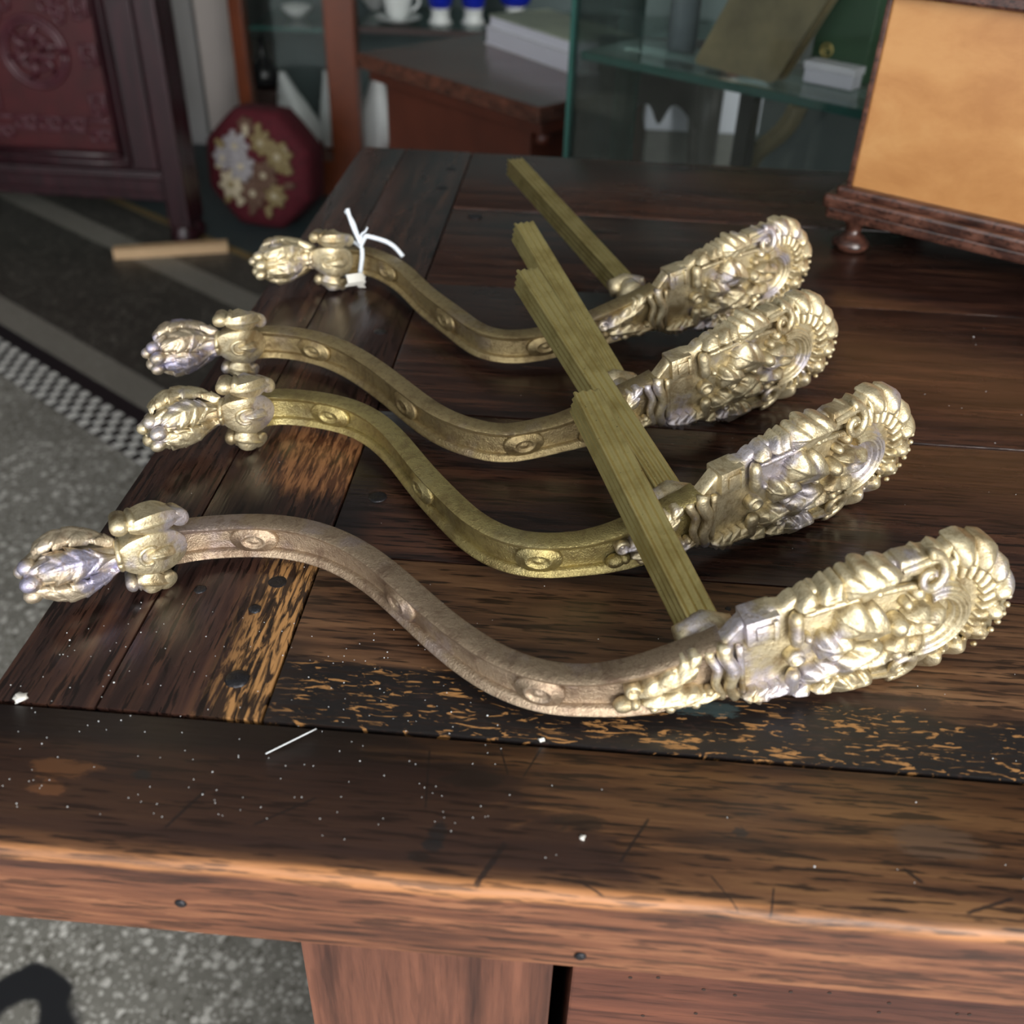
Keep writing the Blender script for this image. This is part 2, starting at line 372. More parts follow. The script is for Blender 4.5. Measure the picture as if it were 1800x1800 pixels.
TAB = thing('plank_table', 'large dark aged oak table with plank top, worn front edge and iron nails', 'table', (.4, .5, 0))
def board(x0, x1, y0, y1, mat, dz=0., name='plank', bev=.0012, th=TH):
    m = MB(); m.box((x0+.0004, y0+.0004, TZ-th), (x1-.0004, y1-.0004, TZ+dz), bev); o = m.build(name, mat, TAB); return auto_smooth(o, 50)
m = MB()                                   # front board with a rubbed rounded arris
prof = [(Y0, -TH), (Y0, -.0042), (Y0+.0004, -.0022), (Y0+.0014, -.0008), (Y0+.0032, -.0001), (Y0+.008, 0), (YF-.0016, 0), (YF-.0005, -.0012), (YF-.0005, -TH)]
xs = np.linspace(X0, X1, 160); V = []
for x in xs:
    wv = .0003*math.sin(x*60)+.00025*math.sin(x*143+1)
    for k, (y, z) in enumerate(prof): V.append((x, y+(wv if 1 <= k <= 4 else 0), TZ+z))
n = len(prof); Fc = [(i*n+j, (i+1)*n+j, (i+1)*n+(j+1) % n, i*n+(j+1) % n) for i in range(len(xs)-1) for j in range(n)]
Fc += [tuple(range(n)), tuple((len(xs)-1)*n+j for j in range(n))[::-1]]
auto_smooth(part('plank', V, Fc, 'oak_front', TAB, label='long front plank with rubbed pale edge'), 50)
board(X0, -.147, YF, Y1, 'oak_end', -.0002, bev=.0004); board(-.147, XB, YF, Y1, 'oak_end', bev=.0005)
board(XB, X1, YF, .3105, 'oak_plank_a'); board(XB, X1, .3105, .425, 'oak_plank_b', -.0003)
board(XB, X1, .425, .58, 'oak_plank_c'); board(XB, X1, .58, .715, 'oak_plank_d', -.0003); board(XB, X1, .715, Y1, 'oak_plank_d')
YS = .19
m = MB(); m.box((-.078, YS, 0), (.0085, YS+.03, TZ-TH), .001); m.build('stile', 'oak_stile', TAB)
m = MB(); m.box((.0150, YS+.001, .30), (X1-.04, YS+.03, TZ-TH-.0005), .001); m.build('drawer_front', 'oak_drawer', TAB)
m = MB(); m.box((.0150, YS+.004, .0), (X1-.04, YS+.028, .298), .001); m.build('lower_panel', 'oak_drawer', TAB)
m = MB(); m.box((-.078, YS+.03, 0), (-.055, Y1-.03, TZ-TH)); m.build('side_panel', 'oak_stile', TAB)
m = MB(); m.box((X1-.065, YS+.03, 0), (X1-.04, Y1-.03, TZ-TH)); m.build('side_panel', 'oak_stile', TAB)
m = MB(); m.box((-.055, Y1-.055, 0), (X1-.065, Y1-.03, TZ-TH)); m.build('back_panel', 'oak_stile', TAB)
m = MB(); m.box((.0155, YS+.030, .30), (.0265, Y1-.07, TZ-TH-.004), .001); m.build('drawer_side', 'oak_stile', TAB)
def nail(px, py, r, h=.0012):
    P = at_z(px, py, 0); m = MB(); n = 14
    pr = [(r, -.0008), (r, h*.3), (r*.85, h*.8), (r*.4, h), (.0002, h*.9)]
    m.lathe(pr, (P[0], P[1], TZ-.0001), n)
    m.V = [(x+.00018*math.sin(y*9e3+z*5e3), y+.00018*math.sin(x*8e3), z) for x, y, z in m.V]
    m.build('nail', 'iron_nail', TAB, True)
for a in ((417, 1194, .0042), (352, 1036, .0024, .0006), (448, 1071, .0024), (664, 873, .0040, .0003), (793, 297, .0045, .0003), (778, 330, .0045, .0003), (668, 583, .0035, .0004), (488, 1023, .0038, .0002), (835, 380, .005, .0003), (1280, 1070, .0012, .0003)): nail(*a)
for px, py in ((318, 1587), (1020, 1680)):
    P = at_y(px, py, Y0); m = MB(); m.lathe([(.0018, -.0005), (.0018, .0004), (.001, .0009), (.0001, .001)], (0, 0, 0), 12, Matrix.Translation((P[0], Y0, P[2])) @ Matrix.Rotation(PI/2, 4, 'X')); m.build('nail', 'iron_nail', TAB, True)
for px, py in ((1237, 1739), (1292, 1749), (1390, 1743), (1458, 1745), (1563, 1763), (1223, 1781), (1108, 1718), (1157, 1718), (1545, 1779), (1683, 1782), (1704, 1783), (1130, 1785)):   # worm holes: small discs, the shade inside each painted as dark brown
    P = at_y(px, py, YS+.001); m = MB(); m.lathe([(.0007, -.0003), (.0007, .0002), (.0001, .0002)], (0, 0, 0), 8, Matrix.Translation((P[0], YS+.001, P[2])) @ Matrix.Rotation(PI/2, 4, 'X')); m.build('worm_hole', 'worm_hole_shade', TAB)

# ------------------------------------------------------------------ gilt curtain arms
LC = .395                                  # layout length: every ornament is laid out flat as (s along, v up, h proud), then bent onto the arm's curve
ZB, ZF, ZH = .0122, .0192, .0290
CENTRES = [
 [(42, 1028, 0), (110, 1003, 0), (195, 985, 0), (255, 972, 0), (333, 959, 1), (450, 952, 1), (533, 962, 1), (600, 988, 1), (700, 1065, 1), (800, 1152, 1), (900, 1208, 1), (967, 1226, 1), (1067, 1229, 1), (1133, 1221, 1.1), (1200, 1203, 1.3), (1290, 1178, 1.6), (1400, 1148, 1.8), (1530, 1112, 2), (1640, 1085, 2), (1715, 1066, 2), (1780, 1050, 2)],
 [(264, 768, 0), (320, 740, 0), (380, 727, 0), (424, 729, 0), (480, 722, 1), (549, 727, 1), (619, 745, 1), (674, 785, 1), (725, 848, 1), (772, 900, 1), (828, 950, 1), (897, 981, 1), (939, 988, 1), (1022, 985, 1), (1083, 974, 1.1), (1140, 955, 1.3), (1206, 928, 1.6), (1317, 882, 1.8), (1420, 842, 2), (1500, 810, 2), (1557, 786, 2), (1606, 768, 2)],
 [(266, 634, 0), (315, 617, 0), (372, 606, 0), (416, 608, 0), (466, 606, 1), (522, 611, 1), (619, 648, 1), (702, 710, 1), (775, 760, 1), (850, 784, 1), (886, 788, 1), (939, 781, 1), (994, 768, 1.1), (1060, 745, 1.3), (1128, 717, 1.6), (1200, 693, 1.8), (1267, 668, 2), (1340, 640, 2), (1423, 612, 2), (1472, 596, 2)],
 [(450, 470, 0), (495, 460, 0), (540, 453, 0), (582, 460, 0), (631, 461, 1), (676, 477, 1), (731, 525, 1), (798, 578, 1), (850, 609, 1), (894, 616, 1), (941, 613, 1), (1000, 600, 1.1), (1060, 580, 1.3), (1140, 551, 1.6), (1253, 512, 1.9), (1320, 490, 2), (1383, 470, 2), (1426, 456, 2)]]
def spline(P, n=500):
    P = np.array(P); d = np.r_[0, np.cumsum(np.linalg.norm(np.diff(P, axis=0), axis=1))]; m = len(P); h = np.diff(d)
    A = np.zeros((m, m)); B = np.zeros((m, 3)); A[0, 0] = A[-1, -1] = 1
    for i in range(1, m-1):
        A[i, i-1] = h[i-1]; A[i, i] = 2*(h[i-1]+h[i]); A[i, i+1] = h[i]; B[i] = 6*((P[i+1]-P[i])/h[i]-(P[i]-P[i-1])/h[i-1])
    M = np.linalg.solve(A, B); t = np.linspace(0, d[-1], n); i = np.clip(np.searchsorted(d, t, side='right')-1, 0, m-2)
    a = (d[i+1]-t)[:, None]; b = (t-d[i])[:, None]; H = h[i][:, None]
    return M[i]*a**3/6/H+M[i+1]*b**3/6/H+(P[i]/H-M[i]*H/6)*a+(P[i+1]/H-M[i+1]*H/6)*b
class Bend:
    def __init__(s, k):
        zz = lambda q: np.interp(q, [0, 1, 2], [ZF, ZB, ZH])
        C = spline([at_z(x, y, zz(q)) for x, y, q in CENTRES[k]])
        for _ in range(50): C[1:-1] = .25*C[:-2]+.5*C[1:-1]+.25*C[2:]
        e = C[-1]-C[-20]; e /= np.linalg.norm(e); e0 = C[0]-C[20]; e0 /= np.linalg.norm(e0)
        C = np.vstack([[C[0]+e0*.002*i for i in range(6, 0, -1)], C, [C[-1]+e*.002*i for i in range(1, 8)]])
        s.C = C; s.d = np.r_[0, np.cumsum(np.linalg.norm(np.diff(C, axis=0), axis=1))]-.012; s.L = s.d[-8]
        T = np.gradient(C, axis=0); T /= np.linalg.norm(T, axis=1)[:, None]
        N = np.stack([T[:, 1], -T[:, 0], 0*T[:, 0]], 1); N /= np.linalg.norm(N, axis=1)[:, None]
        U = np.cross(N, T); U *= np.sign(U[:, 2])[:, None]
        if N[:, 1].mean() > 0: N = -N
        s.N, s.U = N, U
    def __call__(s, P):
        P = np.asarray(P, float); x = P[:, 0]/LC*s.L; f = lambda a: np.stack([np.interp(x, s.d, a[:, i]) for i in range(3)], 1)
        w = np.clip((P[:, 0]-.27)/.04, 0, 1); w = w*w*(3-2*w)
        h = P[:, 2]-w*P[:, 1]**2/(2*.085)
        return f(s.C)+f(s.N)*h[:, None]+f(s.U)*P[:, 1:2]
# -- flat ornament shapes: each returns (V in s,v,h ; F)
def grid_faces(n, m, wrap=False): 
    return [(i*m+j, i*m+(j+1) % m, (i+1)*m+(j+1) % m, (i+1)*m+j) for i in range(n-1) for j in range(m if wrap else m-1)]
def dome(s0, v0, rs, rv, prof, rot=0., n=20, mod=None):
    """rings of an ellipse: prof = [(radius 0..1, h)] from the rim to the centre"""
    V = []; cr, sr = math.cos(rot), math.sin(rot)
    for r, h in prof:
        for j in range(n):
            a = 2*PI*j/n; q = mod(a) if mod else 1.; x = rs*r*q*math.cos(a); y = rv*r*q*math.sin(a)
            V.append((s0+cr*x-sr*y, v0+sr*x+cr*y, h))
    return V, grid_faces(len(prof), n, True)+[tuple((len(prof)-1)*n+j for j in range(n)), tuple(range(n))[::-1]]
def berry(s0, v0, r, h, rv=None, rot=0., n=14, base=-.002):
    return dome(s0, v0, r, rv or r, [(.75, base), (1, base+.25*(h-base)), (.97, base+.55*(h-base)), (.8, base+.82*(h-base)), (.45, base+.97*(h-base)), (.05, h)], rot, n)
def leaf(s0, v0, ang, ln, wd, h0=0., A=.0022, lobes=4, curl=.001, base=-.003, nt=34, ne=15, sweep=.9, notch=.5):
    """acanthus leaf: forward pointing lobes parted by notches, raised midrib and lobe ribs, crisp edge"""
    V = []; ca, sa = math.cos(ang), math.sin(ang); E = np.linspace(-1, 1, ne)
    for i in range(nt):
        t = i/(nt-1); env = max(0.05, math.sin(PI*min(1, t*.92+.06)**.85))**.7
        ph = abs(math.sin(PI*(lobes*t+.12))); lob = 1-notch+notch*ph**.55
        w = wd*.5*env*lob
        for e in E:
            q = abs(e); x = ln*t+sweep*w*q**1.5*.75; y = e*w
            hh = h0+A*(1-.62*q*q)*min(1, env*1.25)+curl*t*t+.0010*math.exp(-(e/.10)**2)*env+.0013*(q-.1)*(ph-.62)*env
            V.append((s0+ca*x-sa*y, v0+sa*x+ca*y, hh))
    Fc = grid_faces(nt, ne); n0 = len(V)
    rim = [j for j in range(ne)]+[i*ne+ne-1 for i in range(1, nt)]+[(nt-1)*ne+j for j in range(ne-2, -1, -1)]+[i*ne for i in range(nt-2, 0, -1)]
    for r in rim: V.append((V[r][0], V[r][1], base))
    m = len(rim)
    Fc = [f[::-1] for f in Fc]+[(rim[i], rim[(i+1) % m], n0+(i+1) % m, n0+i) for i in range(m)]
    return V, Fc
def tube2(P, r, n=9, flat=1.):
    m = MB(); m.tube(P, r, n); return m.V, m.F
def volute(s0, v0, R, turns, a0, sgn, h, r0, r1, lead=None, n=44):
    P = [] if lead is None else [tuple(p) for p in lead]
    for i in range(n):
        t = i/(n-1); a = a0+sgn*2*PI*turns*t; q = R*(1-.86*t); P.append((s0+q*math.cos(a), v0+q*math.sin(a), h+.0012*t))
    m = len(P); r = np.linspace(r0, r1, m); return tube2(P, r)
def band(s0, v0, r0, r1, a0, a1, hf, n=40, m=25, base=-.003, squash=1.):
    V = []; 
    for i in range(n):
        a = a0+(a1-a0)*i/(n-1)
        for j in range(m):
            t = j/(m-1); r = r0+(r1-r0)*t; V.append((s0+r*math.cos(a), v0+squash*r*math.sin(a), hf(t) if 0 < j < m-1 else base))
    return V, grid_faces(n, m)+[tuple(range(m)), tuple((n-1)*m+j for j in range(m))[::-1]]
def boxf(s0, s1, v0, v1, h0, h1, bev=.0004, nsub=4):
    m = MB(); m.box((s0, v0, h0), (s1, v1, h1), min(bev, (s1-s0)*.3, (v1-v0)*.3)); return m.V, m.F
def half_width(s):
    return np.interp(s, [0, .058, .24, .262, .282, .2865, .292, .304, .318, .332, .345, .356, .366], [.0075, .0075, .0078, .0100, .0115, .0125, .0185, .0195, .0225, .0240, .0250, .0265, .0262])
def arm_body(s_list, thick, headlike=False):
    V = []
    pr = [(-1, -.0022), (-.985, -.0002), (-.93, .0006), (-.86, .0006), (-.80, .0001), (-.66, -.0006), (-.60, -.0010), (-.57, -.0028), (-.28, -.0030), (0, -.0028), (.28, -.0030), (.57, -.0028), (.60, -.0010), (.66, -.0006), (.80, .0001), (.86, .0006), (.93, .0006), (.985, -.0002), (1, -.0022)]
    for s in s_list:
        w = float(half_width(s)); tk = thick(s)
        ring = [(s, a*w, h) for a, h in pr]+[(s, 1*w, -tk+.0008), (s, .95*w, -tk), (s, -.95*w, -tk), (s, -1*w, -tk+.0008)]
        V += ring
    m = len(ring); Fc = grid_faces(len(s_list), m, True); Fc += [tuple(range(m))[::-1], tuple((len(s_list)-1)*m+j for j in range(m))]
    return V, Fc
def plate_body():
    """cartouche plate: straight sided, then a round end; edges filed square"""
    V = []; rings = []
    cx = .368; R = .0262
    out = []
    for s in np.linspace(.284, cx, 40): out.append((s, float(half_width(s))))
    for a in np.linspace(PI/2, -PI/2, 30)[1:-1]: out.append((cx+.0235*math.cos(a), R*math.sin(a)))
    for s in np.linspace(cx, .284, 40): out.append((s, -float(half_width(s))))
    out = [(s, v*(1+.035*math.sin(s*900)*(abs(v) > .016))) for s, v in out]
    n = len(out)
    for k, h in ((1., -.0058), (1., -.0022), (.985, -.0008), (.95, -.0003), (.75, -.0010), (.45, -.0012), (.12, -.0012)):
        for s, v in out:
            sa = min(max(s, .30), .368); V.append((sa+(s-sa)*k, v*k, h))
    Fc = grid_faces(7, n, True); Fc.append(tuple(range(n))[::-1])
    # close the centre strip
    b = 6*n; Fc += [(b+i, b+i+1, b+n-2-i, b+n-1-i) for i in range(n//2-1)]
    return V, Fc
def finial_core():
    prof = [(.000, .0012), (.003, .0036), (.008, .0062), (.014, .0080), (.020, .0080), (.026, .0060), (.030, .0044), (.0335, .0045)]
    V = []; n = 20
    for s, r in prof:
        for j in range(n):
            a = 2*PI*j/n; V.append((s, r*math.cos(a), r*math.sin(a)-.002))
    return V, grid_faces(len(prof), n, True)+[tuple(range(n)), tuple((len(prof)-1)*n+j for j in range(n))[::-1]]
def wrap_leaf(phi, s_base, s_tip, wphi, lobes, lift, tip_lift, seed=0):
    """leaf lying around the bud: grows from the neck (s_base) to the tip (s_tip)"""
    V = []; nt, ne = 44, 15
    def rad(s): return float(np.interp(s, [.0, .003, .008, .014, .020, .026, .030, .034], [.0016, .0050, .0082, .0100, .0098, .0074, .0052, .0046]))
    for i in range(nt):
        t = i/(nt-1); s = s_base+(s_tip-s_base)*t
        env = max(.05, math.sin(PI*(t*.93+.06)**.9))**.7*(.64+.36*((lobes*t+.3+seed) % 1.)**.8)
        for j in range(ne):
            e = -1+2*j/(ne-1); q = abs(e); a = phi+e*wphi*env
            ss = s-.0055*q**1.5*env
            r = rad(ss)+lift*(1-.40*q**2)*min(1, env*1.5)+tip_lift*t**3+.0011*math.exp(-(e/.11)**2)*env+.0010*(((lobes*t+.3+seed-.25*q) % 1.)-.5)*q
            V.append((ss, r*math.sin(a), r*math.cos(a)-.002))
    Fc = grid_faces(nt, ne); n0 = len(V)
    rim = [j for j in range(ne)]+[i*ne+ne-1 for i in range(1, nt)]+[(nt-1)*ne+j for j in range(ne-2, -1, -1)]+[i*ne for i in range(nt-2, 0, -1)]
    for r_ in rim:
        x, y, z = V[r_]; z += .002; rr = math.hypot(y, z)+1e-9; k = max(.2, (rr-.0022)/rr); V.append((x, y*k, z*k-.002))
    m = len(rim); Fc += [(rim[i], n0+i, n0+(i+1) % m, rim[(i+1) % m]) for i in range(m)]
    return V, Fc
def ball(s0, v0, h0, r, sc=(1, 1, 1), n=12):
    V = []; R = 8
    for i in range(R+1):
        th = PI*i/R
        for j in range(n):
            a = 2*PI*j/n; V.append((s0+sc[0]*r*math.sin(th)*math.cos(a)+0, v0+sc[1]*r*math.sin(th)*math.sin(a), h0+sc[2]*r*math.cos(th)))
    return V, grid_faces(R+1, n, True)

ARM_GROUP = 'gilt curtain arms on the table'
ARM_LABEL = ['gilt curtain arm nearest the table front edge, lilac leaf bud, worn brown bar',
             'gilt curtain arm second from the table front edge, yellow leaf bud, greenish bar',
             'gilt curtain arm third from the table front edge, violet tinged leaf bud',
             'pale gilt curtain arm with white string and tag tied behind its leaf bud']
BAR_MAT = ['aged_gilt_arm_brown', 'aged_gilt_arm_green', 'aged_gilt_arm', 'aged_gilt_arm']
BUD_MAT = ['pale_gilt_lilac', 'pale_gilt', 'pale_gilt_lilac', 'pale_gilt']
STEM = [((1227, 1097, .023), (1027, 703, .049)), ((1168, 868, .022), (924, 488, .055)), ((1075, 670, .022), (918, 405, .055)), ((1094, 501, .022), (904, 292, .034))]
def fluted_stem(A, B, wd=.0114):
    A, B = np.array(A), np.array(B); d = (B-A)/np.linalg.norm(B-A); up = np.array([0, 0, 1.]); x = np.cross(d, up); x /= np.linalg.norm(x); y = np.cross(x, d)
    hw = wd/2; poly = []
    side = []                              # one face: fillet, three reeds between grooves, fillet
    for t in np.linspace(-1, 1, 37)[:-1]:
        e = abs(t); g = .0
        if e < .86: g = -.0009*math.sin(1.5*PI*(t/.86+1))**2
        c = -.0007*max(0, (e-.93)/.07)
        side.append((t*hw, hw+g+c))
    for q in range(4):
        ca, sa = math.cos(q*PI/2), math.sin(q*PI/2)
        poly += [(ca*a+sa*b, -sa*a+ca*b) for a, b in side]
    n = len(poly); V = []
    L = [(0, 1), (.003, 1), (.02, 1), (.5, 1), (.985, 1), (.997, 1), (1, .93)]
    for t, k in L: V += [A+(B-A)*t+x*a*k+y*b*k for a, b in poly]
    return V, grid_faces(len(L), n, True)+[tuple(range(n)), tuple((len(L)-1)*n+j for j in range(n))[::-1]]
BENDS = [Bend(k) for k in range(4)]
def build_arm(k):
    W = BENDS[k]
    root = thing('curtain_arm', ARM_LABEL[k], 'curtain arm', (float(W.C[250][0]), float(W.C[250][1]), TZ), ARM_GROUP)
    bar, bud, gl = BAR_MAT[k], BUD_MAT[k], 'pale_gilt'
    def P(name, VF, mat, parent=root, ang=None, label=None):
        o = part(name, W(np.array(VF[0])), VF[1], mat, parent, True, label)
        if ang: auto_smooth(o, ang)
        return o
    def Fm(*shapes):
        m = MB()
        for V, Fc in shapes: m.add(V, Fc)
        return m.V, m.F
    # bar
    o = P('arm_bar', arm_body(np.linspace(.050, .2864, 170), lambda s: float(np.interp(s, [0, .1, .25, .29], [.0080, .0082, .0088, .0095]))), bar, ang=48)
    for s in (.0855, .156, .2235):
        n = dome(s, 0, .0092, .0060, [(1, -.0030), (1, -.0012), (.93, -.0006), (.62, -.0004), (.56, .0005), (.48, .0007), (.40, .0001), (.30, -.0006), (.15, .0001), (.03, .0004)], n=28)
        P('medallion', n, bar, o)
    # finial
    f = P('finial', finial_core(), bud)
    for i in range(5):
        phi = i*2*PI/5+.12*k+.62; P('leaf', wrap_leaf(phi, .0325, .0045+.002*(i % 2), .66, 4, .0020+.0012*(i % 2), .0022, i*.2), bud, f)
    for i in range(4):
        phi = i*2*PI/4+.95+.3*k; P('leaf', wrap_leaf(phi, .0200, .0010, .52, 2, .0004, .0028, i*.3), bud, f)
    for i, (a, r) in enumerate(((.4, .0036), (1.7, .0034), (2.9, .0031), (4.1, .0037), (5.3, .0033))):
        P('berry', Fm(ball(.0018+.0012*(i % 2), .0052*math.sin(a), .0052*math.cos(a)-.001, r*.9, (1.2, 1, 1))), bud, f)
    # collar behind the bud
    col = dome(.0455, 0, .0130, .0098, [(1, -.0085), (1, .0006), (.97, .0018), (.90, .0022), (.6, .0024), (.2, .0026), (.02, .0026)], n=40, mod=lambda a: 1+.08*math.cos(2*a))
    c = P('collar', col, gl, ang=45)
    P('teardrop', Fm(leaf(.0418, 0, 0, .0118, .0056, .0014, .0030, 1, 0, .001, notch=.08), tube2([(.0425+.0030*math.cos(a), .0036*math.sin(a), .0026) for a in np.linspace(.9, 2*PI-.9, 16)], .0008, 8)), gl, c)
    for sg in (1, -1):
        lug = P('scroll_lug', Fm(leaf(.0375, sg*.0118, sg*.10, .0175, .0085, .0006, .0016, 1, .0006, -.0078, sweep=.1, notch=.15), boxf(.0395, .0520, min(sg*.0085, sg*.0150), max(sg*.0085, sg*.0150), -.0078, .0002, .0012)), gl, c, 50)
        P('lobe', dome(.0535, sg*.0128, .0042, .0034, [(1, -.0050), (1, .0010), (.9, .0018), (.5, .0020), (.05, .0022)], rot=-sg*.35, n=22), gl, c)
        kn = P('knob', Fm(dome(.0352, sg*.0128, .0030, .0031, [(1, -.007), (1, -.0005), (.9, .0010), (.5, .0020), (.05, .0023)], n=20), dome(.0387, sg*.0128, .0014, .0034, [(1, -.007), (1, .0002), (.8, .0012), (.1, .0015)], n=16)), gl, c)
    P('neck_ring', Fm(tube2([(.0330, .0052*math.sin(a), .0052*math.cos(a)-.002) for a in np.linspace(0, 2*PI, 22)], .0011, 8)), gl, c)
    # ornament where the bar widens
    P('acorn', Fm(berry(.2515, -.0030, .0036, .0030, .0027, .15), berry(.2548, -.0024, .0020, .0034, .0024)), bar if k else gl)
    P('eyelet', dome(.2548, .0026, .0030, .0030, [(1, -.0025), (1, .0010), (.85, .0020), (.6, .0018), (.45, .0002), (.2, .0010), (.03, .0013)], n=18), gl)
    for a in ((.2560, .0010, .25, .022, .0085, .0005, .0026, 3, .0010), (.2570, -.0030, -.18, .020, .0075, .0003, .0024, 3, .0012), (.2665, .0045, .45, .014, .0060, .0000, .0020, 3, .0008), (.2640, -.0068, -.10, .019, .0058, -.0004, .0022, 4, .001)):
        P('leaf', leaf(*a), gl)
    for s, v, r in ((.2605, -.0062, .0018), (.2655, -.0078, .0020), (.2735, -.0088, .0021), (.2790, -.0060, .0016), (.2700, .0006, .0013)):
        P('bead', berry(s, v, r, r*1.5, n=12), gl)
    # clasp between bar and cartouche
    P('clasp', Fm(tube2([(.2822+.0008*math.sin(v*500), v, .0008-.00003*(v*1000)**2*.3) for v in np.linspace(-.0108, .0108, 14)], .0016), tube2([(.2868+.0010*math.sin(v*420+1), v, .0014-.00003*(v*1000)**2*.3) for v in np.linspace(-.0122, .0122, 14)], np.linspace(.0021, .0024, 14)),
                  tube2([(.2905, v, .0005) for v in np.linspace(-.0105, .0105, 8)], .0012)), gl)
    # cartouche
    car = P('cartouche', plate_body(), gl, ang=45)
    for sg in (1, -1):
        if sg > 0:
            P('frame_block', Fm(boxf(.2925, .3032, min(sg*.0098, sg*.0192), max(sg*.0098, sg*.0192), -.0075, .0022, .0007), boxf(.2952, .3016, min(sg*.0120, sg*.0172), max(sg*.0120, sg*.0172), .0018, .0030, .0005), boxf(.3003, .3020, min(sg*.0110, sg*.0185), max(sg*.0110, sg*.0185), .0010, .0036, .0005)), gl, car, 40)
        else:
            P('leaf', leaf(.2900, -.0125, -.30, .0130, .0090, .0006, .0026, 3, .0010, -.0050), gl, car); P('leaf', leaf(.2985, -.0150, .05, .0110, .0080, .0006, .0026, 2, .0010, -.0050), gl, car)
        P('roll', tube2([(.3085, sg*v, .0018) for v in np.linspace(.0060, .0178, 8)], [.0018, .0024, .0026, .0024, .0024, .0026, .0024, .0016], 12), gl, car)
        P('border_rib', tube2([(s, sg*(.0150+.0012*math.sin((s-.31)*60)), .0006) for s in np.linspace(.3115, .3565, 18)], np.r_[.0006, np.full(16, .0012), .0008], 8), gl, car)
        P('leaf', leaf(.3088, sg*.0188, sg*.15, .0078, .0068, .0000, .0034, 1, .0010, -.0050, notch=.3), gl, car)
        P('leaf', leaf(.3160, sg*.0198, sg*.18, .0095, .0086, .0002, .0038, 2, .0012, -.0050), gl, car)
        P('leaf', leaf(.3430, sg*.0226, PI+sg*.06, .0185, .0118, .0006, .0042, 3, .0008, -.0050), gl, car)
        P('bead', berry(.3262, sg*.0172, .0014, .0022, n=12), gl, car); P('bead', berry(.3365, sg*.0165, .0016, .0026, n=12), gl, car)
        P('scroll_stem', Fm(boxf(.3425, .3545, min(sg*.0205, sg*.0262), max(sg*.0205, sg*.0262), -.0055, .0022, .0010), tube2([(s, sg*(.0232+.15*(s-.343)), .0024) for s in np.linspace(.3430, .3560, 6)], np.linspace(.0009, .0013, 6), 8)), gl, car, 45)
        P('volute', Fm(volute(.3535, sg*.0196, .0070, 1.22, sg*1.75, -sg, .0020, .0021, .0010), ball(.3532, sg*.0198, .0018, .0021, (1, 1, .8))), gl, car)
        P('bead', berry(.3505, sg*.0135, .0024, .0036, n=12), gl, car)
    P('ring_moulding', band(.3590, 0, .0090, .0162, -1.9, 1.9, lambda t: .0004+.0036*math.sin(PI*min(1, max(0, t)))**.6+.00042*math.cos(2*PI*5*t), 56, 31, -.002), gl, car)
    # central spray
    for a in ((.3410, .0035, PI-.42, .0190, .0150, .0004, .0054, 2, .0016), (.3290, .0005, PI-.15, .0130, .0115, .0002, .0046, 2, .0016), (.3465, .0058, -.22, .0185, .0090, .0002, .0046, 2, .0014), (.3450, -.0005, -.02, .0195, .0085, .0000, .0040, 2, .0012),
              (.3400, -.0035, PI+.40, .0190, .0130, .0002, .0052, 2, .0016), (.3420, -.0068, -.10, .0175, .0090, .0000, .0044, 2, .0014), (.3260, -.0090, PI+.20, .0150, .0095, .0000, .0040, 2, .0014), (.3300, -.0122, .04, .0170, .0085, .0000, .0040, 2, .0014)):
        P('leaf', leaf(*a), gl, car)
    for s, v, r, h in ((.3438, .0036, .0034, .0070), (.3360, .0000, .0016, .0042), (.3450, -.0085, .0022, .0040), (.3130, .0062, .0016, .0030), (.3470, .0100, .0020, .0034), (.3525, -.0112, .0024, .0036)):
        P('bud', berry(s, v, r, h, n=14), gl, car)
    for s, v, r in ((.3225, -.0028, .0030), (.3085, .0002, .0034), (.3325, -.0092, .0024), (.3210, -.0150, .0022)):
        P('eyelet', dome(s, v, r, r*.9, [(1, -.001), (1, .0020), (.85, .0036), (.62, .0034), (.45, .0012), (.2, .0016), (.03, .0018)], n=20), gl, car)
    # shell crest round the end: fine flutes, then curled lobes
    def fan(r0, r1, a, wd, A, h0, hend):
        V = []; nt, ne = 14, 9
        for i in range(nt):
            t = i/(nt-1); r = r0+(r1-r0)*t; wdt = wd*(.55+.45*t)*(1 if t < .85 else math.sqrt(max(.02, 1-((t-.85)/.15)**2)))
            for j in range(ne):
                e = -1+2*j/(ne-1); aa = a+e*wdt; V.append((.3655+r*math.cos(aa), 1.02*r*math.sin(aa), h0+A*(1-e*e)*(.35+.65*math.sin(PI*min(1, .15+t*.75)))+hend*t*t))
        Fc = [f for f in grid_faces(nt, ne)]; n0 = len(V)
        rim = [j for j in range(ne)]+[i*ne+ne-1 for i in range(1, nt)]+[(nt-1)*ne+j for j in range(ne-2, -1, -1)]+[i*ne for i in range(nt-2, 0, -1)]
        for q in rim: V.append((V[q][0], V[q][1], -.0065))
        m = len(rim); return V, Fc+[(rim[i], n0+i, n0+(i+1) % m, rim[(i+1) % m]) for i in range(m)]
    for i in range(15):
        a = -1.62+3.24*i/14; P('flute', fan(.0148, .0222, a, .105, .0012, .0010, -.0004), gl, car)
    for i, a in enumerate((-1.42, -1.02, -.62, -.22, .18, .58, .98, 1.38)):
        P('shell_lobe', fan(.0195, .0288-.0010*(i % 2), a+.06, .235, .0040, .0008, -.0030), gl, car)
        P('shell_curl', tube2([(.3655+r*math.cos(a+.22), 1.02*r*math.sin(a+.22), .0036-1.1*(r-.020)-18*(r-.024)**2*8) for r in np.linspace(.0195, .0255, 8)], np.linspace(.0007, .0013, 8), 8), gl, car)
    for i in range(7):
        a = -.75+.16*i; P('bead', Fm(ball(.3655+.0236*math.cos(a), .0240*math.sin(a), .0034, .0011)), gl, car)
